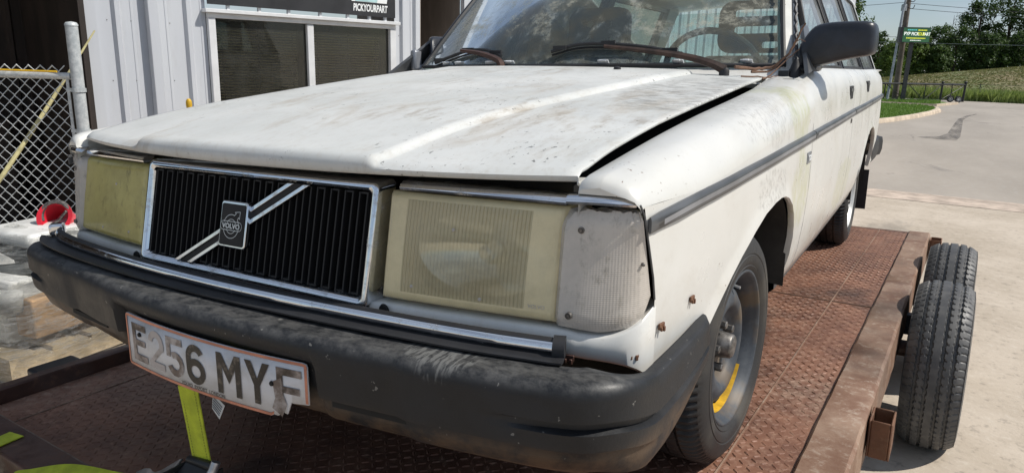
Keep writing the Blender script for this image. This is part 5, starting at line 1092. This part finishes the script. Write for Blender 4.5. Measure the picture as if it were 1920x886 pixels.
for k, (z_, tl) in enumerate(((.16, .03), (.24, -.04), (.33, .02), (.41, -.03))):
    g = G(); rows = []
    for i in range(65):
        a = 2 * math.pi * i / 64; c_, s_ = math.cos(a), math.sin(a); k_ = 1 / (abs(c_) ** 9 + abs(s_) ** 9) ** (1 / 9); ins = 1 - .12 * z_ / .5; zz = z_ + tl * s_ + .006 * math.sin(5 * a + k)
        rows.append([(-.475 + (.535 * ins) * c_ * k_, .565 + (.615 * ins) * s_ * k_, zz + d_) for d_ in (-.030, -.012, .012, .030)])
    g.grid(rows); g.obj('film_band', 'wrap_film', pal, smooth=True)
g = G(); g.tube(smooth_path([(-.66, .18, .52), (-.63, .22, .575), (-.56, .26, .58), (-.52, .30, .53)], 5), .012, 8); g.obj('black_strap', 'black_rubber', pal, smooth=True)
rb = thing('red_bucket', 'red plastic bucket lying on its side atop the wrapped pallet', 'bucket', Matrix.Translation((-2.965, 1.24, .585)) @ Matrix.Rotation(R(38), 4, 'Z') @ Matrix.Rotation(R(62), 4, 'X'))
g = G(); g.lathe([(-.16, 0), (-.16, .062), (-.13, .066), (0, .080), (.0, .092), (.008, .092), (.008, .072), (-.13, .058), (-.15, 0)], 32, (0, 0, 0), 'z'); g.obj('pail', 'red_plastic', rb, smooth=True, sharp=40)
g = G(); g.tube([(.075 * math.cos(a), .075 * math.sin(a) + .01, -.012 + .02 * math.sin(a)) for a in [R(20 + k * 14) for k in range(14)]], .012, 8); g.tube([(-.05, -.06, -.02), (.01, -.01, -.03), (.06, .03, .01)], .008, 6); g.obj('hose_coil', 'screw_metal', rb, smooth=True)

# ================================================================== background beyond the lot
def flat_poly(name, pts, z, m_, kind='structure'): g = G(); g.add([(x, y, z) for x, y in pts], [tuple(range(len(pts)))]); o = g.obj(name, m_); o['kind'] = kind; return o
isl = [(-12, 22.2), (-.55, 22.2), (-.05, 24.0), (.45, 26.6), (.90, 29.6), (1.08, 31.8), (1.06, 33.4), (.80, 34.6), (.2, 35.0), (-12, 35.0)]
flat_poly('grass_island', isl, .11, 'lawn')
kp = [(-12, 22.1), (-.50, 22.1), (.0, 23.9), (.52, 26.5), (.98, 29.5), (1.17, 31.8), (1.15, 33.5), (.86, 34.8), (.2, 35.12), (-12, 35.12)]
g = G(); rows = []
for i, (x, y) in enumerate(kp):
    ix, iy = isl[i]; dx, dy = (x - ix), (y - iy); l = math.hypot(dx, dy) or 1; ux, uy = dx / l, dy / l
    rows.append([(ix - ux * .02, iy - uy * .02, .05), (ix - ux * .02, iy - uy * .02, .125), (ix + ux * .13, iy + uy * .13, .125), (ix + ux * .17, iy + uy * .17, .09), (ix + ux * .19, iy + uy * .19, .0)])
g.grid(rows); g.obj('kerb', 'kerb_concrete', None, smooth=True, sharp=30)['kind'] = 'structure'
flat_poly('grass_verge', [(-30, 37.2), (.9, 37.2), (1.7, 41.0), (1.3, 43.2), (-30, 43.2)], .012, 'lawn')
g = G(); g.grid([[(-30, 37.0, z) for z in (0, .1)], [(1.0, 37.0, .0), (1.0, 37.0, .1)], [(1.85, 41.0, 0), (1.85, 41.0, .1)]]); g.obj('far_kerb', 'kerb_concrete', None, solid=.12)['kind'] = 'structure'
flat_poly('grass_field', [(-60, 46.2), (70, 46.2), (70, 60), (-60, 60)], .012, 'lawn')
# hillside
g = G(); rows = []
for j in range(25):
    y = 54 + j * 2.4; row = []
    for i in range(60):
        x = -60 + i * 2.6; cr_ = max(.5, min(7.5, .79 + (x + 4.6) * .125)); f = sst((y - 54) / 34); f2 = 1 - .25 * sst((y - 92) / 20)
        row.append((x, y, -.06 + cr_ * f * f2 + .10 * mnoise.noise(Vector((x * .3, y * .3, 0))) * f))
    rows.append(row)
g.grid(rows); g.obj('hillside', 'hill_soil', None, smooth=True)['kind'] = 'structure'
def hill_z(x, y): return -.06 + max(.5, min(7.5, .79 + (x + 4.6) * .125)) * sst((y - 54) / 34) * (1 - .25 * sst((y - 92) / 20))
# dark oil track on the road
g = G(); g.add([(x, y, .009) for x, y in [(.80, 18.6), (1.2, 18.35), (1.60, 18.3), (1.70, 19.5), (1.80, 23), (1.90, 26.8), (2.12, 29.4), (2.45, 31.5), (2.40, 31.7), (2.02, 29.6), (1.76, 27.2), (1.60, 24), (1.44, 20.4), (1.25, 19.2)]], [tuple(range(14))])
s_ = NT('oil_track'); n_ = s_.noise(2.0, 6, .7, (1.6, .25, 1)); c_ = s_.bsdf((.075, .07, .065), .7, out=False); t_ = s_.n('ShaderNodeBsdfTransparent').outputs[0]; s_.t.links.new(s_.n('ShaderNodeMixShader', {0: s_.rng(n_, .33, .66, .10, .50), 1: t_, 2: c_}).outputs[0], s_.out.inputs[0]); M['oil_track'] = s_.m
g.obj('oil_track', 'oil_track')['kind'] = 'structure'
# grass blades
def blades(name, n, area, h, w, m_, seed, z=None):
    rn = random.Random(seed); V = []; F = []
    for k in range(n):
        x, y = area(rn); zz = z if z is not None else 0; a = rn.uniform(0, 6.28); hh = h * rn.uniform(.4, 1.2); lx, ly = rn.uniform(-.5, .5) * hh, rn.uniform(-.5, .5) * hh; b = len(V); ww = w * rn.uniform(.6, 1.3)
        V += [(x - math.cos(a) * ww, y - math.sin(a) * ww, zz), (x + math.cos(a) * ww, y + math.sin(a) * ww, zz), (x + lx * .4 + math.cos(a) * ww * .7, y + ly * .4 + math.sin(a) * ww * .7, zz + hh * .6), (x + lx, y + ly, zz + hh)]; F += [(b, b + 1, b + 2), (b, b + 2, b + 3)]
    me = bpy.data.meshes.new(name); me.from_pydata(V, [], F); me.materials.append(M[m_]); o = link(bpy.data.objects.new(name, me)); return o
def a_isl(rn):
    while 1:
        x, y = rn.uniform(-4, 1.05), rn.uniform(22.3, 34.8)
        if x < interp(y, [22.3, 24, 26.6, 29.6, 31.8, 33.4, 34.8], [-.6, -.1, .4, .85, 1.03, 1.0, .5]): return x, y
tag(blades('lawn_grass', 16000, a_isl, .07, .012, 'grass_blade', 3, .11), 'mown green grass on the kerbed island', 'grass', kind='stuff')
tag(blades('roadside_weeds', 15000, lambda rn: (rn.uniform(-8, 16), 46.2 + abs(rn.gauss(0, 1.6))), .62, .035, 'weed_blade', 5, .0), 'tall green weeds along the far side of the road', 'weeds', kind='stuff')
o = blades('hill_grass', 30000, lambda rn: (rn.uniform(-14, 22), rn.uniform(57, 96)), .075, .10, 'dry_blade', 9, 0)
for v in o.data.vertices: v.co.z += hill_z(v.co.x, v.co.y)
tag(o, 'dry tan and olive grass covering the hillside', 'grass', kind='stuff')
tag(blades('verge_grass', 5000, lambda rn: (rn.uniform(-5, 1.2), rn.uniform(37.4, 43)), .14, .02, 'grass_blade', 8, .012), 'short green grass strip in front of the gate', 'grass', kind='stuff')
# gate
gm = thing('metal_gate', 'black metal pipe gate with diagonal braces across the far entrance', 'gate', Matrix.Translation((-3.0, 38.4, 0)) @ Matrix.Rotation(math.atan2(44.6 - 38.4, 2.25 + 3.0), 4, 'Z'))
GL = math.hypot(5.25, 6.2)
g = G(); g.tube([(0, 0, .86), (GL, 0, .90)], .05, 8); g.obj('top_bar', 'gate_black', gm); g = G(); g.tube([(0, 0, .10), (GL, 0, .10)], .018, 8); g.obj('bottom_bar', 'gate_black', gm)
for x, r, h in ((0, .03, .88), (1.3, .02, .86), (2.6, .03, .88), (4.0, .022, .87), (5.3, .022, .88), (6.45, .05, .93), (7.15, .022, .88), (GL - .05, .055, .96)):
    g = G(); g.tube([(x, 0, 0), (x, 0, h)], r, 8)
    if r > .045: g.lathe([(h, r), (h + .02, r * 1.4), (h + .07, r * 1.5), (h + .11, r * 1.0), (h + .12, 0)], 12, (x, 0, 0), 'z')
    g.obj('upright', 'gate_black', gm, smooth=True, sharp=50)
for x0, z0, x1, z1 in ((1.5, .82, 2.55, .15), (4.2, .82, 5.15, .15), (6.35, .82, 5.4, .15), (2.7, .82, 3.9, .15), (GL - .1, .85, 6.6, .15)): g = G(); g.tube([(x0, 0, z0), (x1, 0, z1)], .018, 6); g.obj('brace', 'gate_black', gm)
wf = thing('wire_fence', 'low wire fence at the foot of the dry hillside', 'fence', Matrix.Translation((3.0, 47.5, 0)))
for k in range(8): g = G(); g.tube([(k * 2.2, 0, 0), (k * 2.2, 0, .95)], .022, 6); g.obj('fence_post', 'sign_metal', wf)
for z in (.9, .55): g = G(); g.tube([(0, 0, z), (15.4, 0, z)], .010, 4); g.obj('fence_wire', 'sign_metal', wf)
def spare(name, label, x, y, rz):
    t = thing(name, label, 'tyre', Matrix.Translation((x, y, .17)) @ Matrix.Rotation(R(rz), 4, 'Z') @ Matrix.Scale(.62, 4), 'loose wheels by the gate')
    g = G(); g.lathe([(-.09, .17), (-.10, .22), (-.085, .26), (-.05, .27), (.05, .27), (.085, .26), (.10, .22), (.09, .17)], 28, (0, 0, 0), 'y'); g.obj('tyre', 'black_rubber', t, smooth=True)
    g = G(); g.lathe([(-.08, .175), (-.07, .16), (-.02, .15), (-.03, .06), (-.04, 0)], 24, (0, 0, 0), 'y'); ri = g.obj('rim', 'alloy_white', t, smooth=True)
    for k in range(5): q = G(); q.box((0, -.035, .105), (.05, .012, .06)); o = q.obj('rim_gap', 'void_black', ri); o.rotation_euler = (0, 2 * math.pi * k / 5, 0)
spare('spare_tyre', 'loose tyre on a rim leaning by the gate, left of the pair', 1.62, 43.2, 25); spare('spare_tyre', 'loose tyre on a rim leaning by the gate, right of the pair', 1.98, 43.0, 25)
# pylon sign
sg_ = thing('pylon_sign', 'green roadside sign with white and yellow lettering on a grey post', 'sign', Matrix.Translation((-.50, 41.2, 0)) @ Matrix.Rotation(R(24), 4, 'Z'))
g = G(); g.bb(-.09, .09, -.06, .06, 0, 2.92); g.obj('post', 'sign_metal', sg_)
g = G(); g.bb(-.70, .74, -.22, .10, 2.90, 3.64); cab = g.obj('cabinet', 'sign_metal', sg_)
g = G(); g.bb(-.55, .72, -.228, -.222, 2.93, 3.61); g.obj('face', 'sign_green', cab)
for t_, sz, x, z, m_, sx in (('PYP', .22, -.36, 3.25, 'sign_white', .85), ('PICK', .21, .02, 3.25, 'sign_white', .8), ('YOUR', .21, .30, 3.25, 'sign_yellow', .62), ('PART', .21, .56, 3.25, 'sign_white', .7)):
    text_geo(t_, sz, lambda u, v, d: (x + u, -.231 - d, z + v), .002, bold=.006, sx=sx).obj('lettering', m_, cab)
rs = random.Random(6)
for x0, x1, z, h, m_ in ((-.36, .10, 3.48, .055, 'sign_cyan'), (.14, .56, 3.475, .055, 'sign_yellow'), (-.38, .54, 3.09, .05, 'sign_yellow'), (-.18, .34, 2.99, .035, 'sign_white')):   # print too small to read
    x = x0
    while x < x1: w = rs.uniform(.03, .09); g = G(); g.bb(x, min(x1, x + w), -.2335, -.231, z, z + h); g.obj('print_block', m_, cab); x += w + .016
# utility pole, conduit, wires
up = thing('utility_pole', 'brown wooden utility pole standing behind the green sign', 'pole', Matrix.Translation((-.87, 41.6, 0)))
g = G(); g.tube([(0, 0, 0), (-.12, .1, 7.5)], [.15, .115], 12); g.obj('shaft', 'pole_wood', up, smooth=True)
g = G(); g.lathe([(4.45, .0), (4.45, .13), (4.75, .13), (4.8, .06), (4.8, 0)], 14, (-.22, -.12, 0), 'z'); g.obj('transformer', 'conduit_grey', up, smooth=True)
for z in (4.62, 4.95, 5.2): g = G(); g.tube(smooth_path([(-.06, -.06, z), (.12, -.1, z - .06), (.20, -.1, z - .02), (.24, -.1, z + .12)], 4), .018, 5); g.obj('bracket', 'wire_black', up)
g = G(); g.tube([(-1.16, 40.6, 0), (-1.10, 41.3, 4.4), (-1.06, 41.4, 5.0), (-1.0, 41.5, 5.4)], [.065, .06, .05, .05], 10); o = g.obj('conduit_pipe', 'conduit_grey', None, smooth=True); tag(o, 'pale grey conduit pipe rising beside the utility pole', 'pipe')
for k, (a_, b_) in enumerate((((-1.0, 41.8, 4.85), (34, 62, 4.9)), ((-1.0, 41.8, 4.60), (34, 62, 4.65)), ((-20, 62, 4.3), (36, 76, 4.35)), ((-20, 64, 3.95), (36, 78, 3.95)), ((-1.0, 41.8, 4.9), (-30, 40, 4.6)))):
    a_, b_ = Vector(a_), Vector(b_); g = G(); g.tube([a_.lerp(b_, t / 24) - Vector((0, 0, .55 * 4 * (t / 24) * (1 - t / 24) * (1 if k in (0, 1, 4) else .3))) for t in range(25)], .013 if k < 2 or k == 4 else .018, 4); o = g.obj('overhead_wire', 'wire_black' if k != 3 else 'conduit_grey')
    tag(o, ('upper thin wire running right from the utility pole', 'lower thin wire running right from the utility pole', 'upper dark cable crossing in front of the trees', 'lower pale cable crossing in front of the trees', 'wire running left from the utility pole behind the wagon')[k], 'wire', 'overhead wires')
# trees
def tree(x, y, h, w, m_, label, seed, low=.08, nleaf=5200, leaf=.30, clumps=46, z0=None, name='tree', group='trees on the hill', pull=1.0):
    rn = random.Random(seed); zb = hill_z(x, y) - .1 if z0 is None else z0
    t = thing(name, label, 'tree', Matrix.Translation((x, y, zb)), group)
    g = G(); g.tube([(0, 0, 0), (.1, 0, h * .3), (-.05, .1, h * .6), (.05, .05, h * .85)], [.035 * h * .6, .028 * h * .6, .018 * h * .6, .01 * h * .5], 8)
    cl = []
    for k in range(clumps):
        v = low + (1 - low) * ((k + .5) / clumps); rad = w * (.30 + .70 * math.sin(math.pi * min(1, .18 + v * .78)) ** .8) * rn.uniform(.45, 1.0); a = rn.uniform(0, 6.283)
        c_ = Vector((math.cos(a) * rad, math.sin(a) * rad, h * v * .96 + rn.uniform(-.02, .02) * h)); cl.append((c_, w * rn.uniform(.20, .36)))
        if k % 3 == 0: g.tube([(0, 0, max(.1 * h, c_.z * .6)), c_ * .55 + Vector((0, 0, c_.z * .35)), c_], [.012 * h * .5, .008 * h * .5, .02], 5)
    g.obj('trunk', 'bark', t, smooth=True)
    V = np.zeros((nleaf * 4, 3)); per = nleaf / clumps; F = np.arange(nleaf * 4).reshape(-1, 4)
    for k in range(nleaf):
        c_, r = cl[int(k / per) % clumps]; d_ = Vector((rn.gauss(0, 1), rn.gauss(0, 1), rn.gauss(0, .75))); d_ = d_.normalized() * r * (rn.random() ** .42) * rn.choice((1, 1, 1, 1.25)); p = c_ + d_
        p.z = max(p.z, .05); u = Vector((rn.gauss(0, 1), rn.gauss(0, 1), rn.gauss(0, .6))).normalized(); n_ = (d_.normalized() + Vector((rn.gauss(0, .6), rn.gauss(0, .6), rn.gauss(.4, .6)))).normalized(); v_ = n_.cross(u).normalized(); u = v_.cross(n_); s_ = leaf * rn.uniform(.5, 1.2)
        V[4 * k] = p - u * s_ * .5; V[4 * k + 1] = p + v_ * s_ * .32 + n_ * s_ * .06; V[4 * k + 2] = p + u * s_ * .55 - n_ * s_ * .08; V[4 * k + 3] = p - v_ * s_ * .30
    me = bpy.data.meshes.new('crown'); me.from_pydata(V.tolist(), [], F.tolist()); me.materials.append(M[m_]); link(bpy.data.objects.new('crown', me), t); return t
for a_ in ((-9.5, 104, 6.2, 2.6, 'leaf_mid', 'bushy mid green tree hidden behind the door mirror', 11), (-6.3, 102, 5.8, 1.9, 'leaf_dark', 'dark tree just right of the door mirror', 12), (-3.9, 93, 4.0, 1.9, 'leaf_lime', 'bright lime green tree behind the utility pole', 13), (-1.9, 96, 4.6, 1.8, 'leaf_lime', 'lime green tree directly behind the green sign', 14),
           (-.1, 106, 6.3, 2.0, 'leaf_mid', 'mid green pointed tree right of the green sign', 15), (2.0, 100, 5.2, 2.3, 'leaf_dark', 'lower dark tree in front of the tall trees', 16), (4.2, 109, 9.2, 2.9, 'leaf_dark', 'tall dark tree, left of the tall group on the hill', 17), (7.4, 110, 9.9, 3.3, 'leaf_dark', 'tallest dark spreading tree on the hill', 18), (11.2, 110, 9.0, 3.2, 'leaf_dark', 'tall dark tree at the right edge', 19),
           (15.5, 112, 9.0, 3.4, 'leaf_mid', 'tall mid green tree beyond the right edge', 20), (5.2, 99, 4.2, 2.2, 'leaf_dark', 'low dark bush below the tallest tree', 21), (9.0, 100, 4.0, 2.3, 'leaf_dark', 'low dark bush below the right edge trees', 22), (-2.8, 104, 5.6, 2.0, 'leaf_mid', 'mid green tree behind the lime trees', 23), (.4, 96, 3.2, 1.5, 'leaf_mid', 'small green bush at the foot of the pointed tree', 24)):
    tree(*a_, nleaf=int(2600 + 260 * a_[2]), leaf=.34)
for k, (x, w) in enumerate(((-15, 4), (-22, 4.5), (20, 4.5), (26, 5))): tree(x, 112, 8, w, 'leaf_mid', ('tree far left behind the wagon', 'tree farthest left behind the building', 'tree beyond the right edge of the view', 'last tree beyond the right edge of the view')[k], 40 + k, nleaf=3000, leaf=.45)
tree(-5.0, 50.5, 7.6, 1.75, 'leaf_mid', 'nearer tree whose leaves show above the door mirror', 31, low=.52, nleaf=5200, leaf=.20, clumps=40, z0=0, name='near_tree', group=None)
rn = random.Random(77); V = []; F = []
for k in range(16000):
    x = rn.uniform(-45, 45); y = rn.uniform(113, 121); z = hill_z(x, y) + rn.random() ** 1.4 * (4.2 + 1.2 * mnoise.noise(Vector((x * .25, y * .2, 0)))); p = Vector((x, y, z)); a = Vector((rn.gauss(0, 1), rn.gauss(0, 1), rn.gauss(0, .6))).normalized() * .30; b = a.cross(Vector((rn.gauss(0, 1), rn.gauss(0, 1), rn.gauss(0, 1)))).normalized() * .22; i = len(V)
    V += [p - a, p + b, p + a, p - b]; F.append((i, i + 1, i + 2, i + 3))
me = bpy.data.meshes.new('far_thicket'); me.from_pydata([tuple(v) for v in V], [], F); me.materials.append(M['leaf_dark']); tag(link(bpy.data.objects.new('far_thicket', me)), 'dark thicket filling the gaps behind the trees on the hill', 'thicket', kind='stuff')
g = G()
for x, y, h in ((-4.6, 106, 7.4), (-4.3, 106, 7.0), (-.9, 108, 7.4), (.9, 108, 7.3)): pass
for k, (x, y, h) in enumerate(((-4.6, 106, 7.2), (1.2, 109, 7.6))):
    t = thing('bare_tree', ('bare dead tree trunk rising above the dark tree', 'bare dead twigs rising right of the green sign')[k], 'tree', Matrix.Translation((x, y, hill_z(x, y) - .1))); g = G(); g.tube([(0, 0, 0), (.1, 0, h * .5), (.0, 0, h)], [.10, .06, .015], 6); rn = random.Random(k)
    for q in range(9): z = h * rn.uniform(.55, .95); a = rn.uniform(0, 6.28); l = rn.uniform(.3, .8); g.tube([(0, 0, z), (math.cos(a) * l * .5, math.sin(a) * l * .5, z + l * .6), (math.cos(a) * l * .7, math.sin(a) * l * .7, z + l * 1.3)], [.03, .02, .008], 4)
    g.obj('trunk', 'bark', t)
bpy.context.view_layer.update()
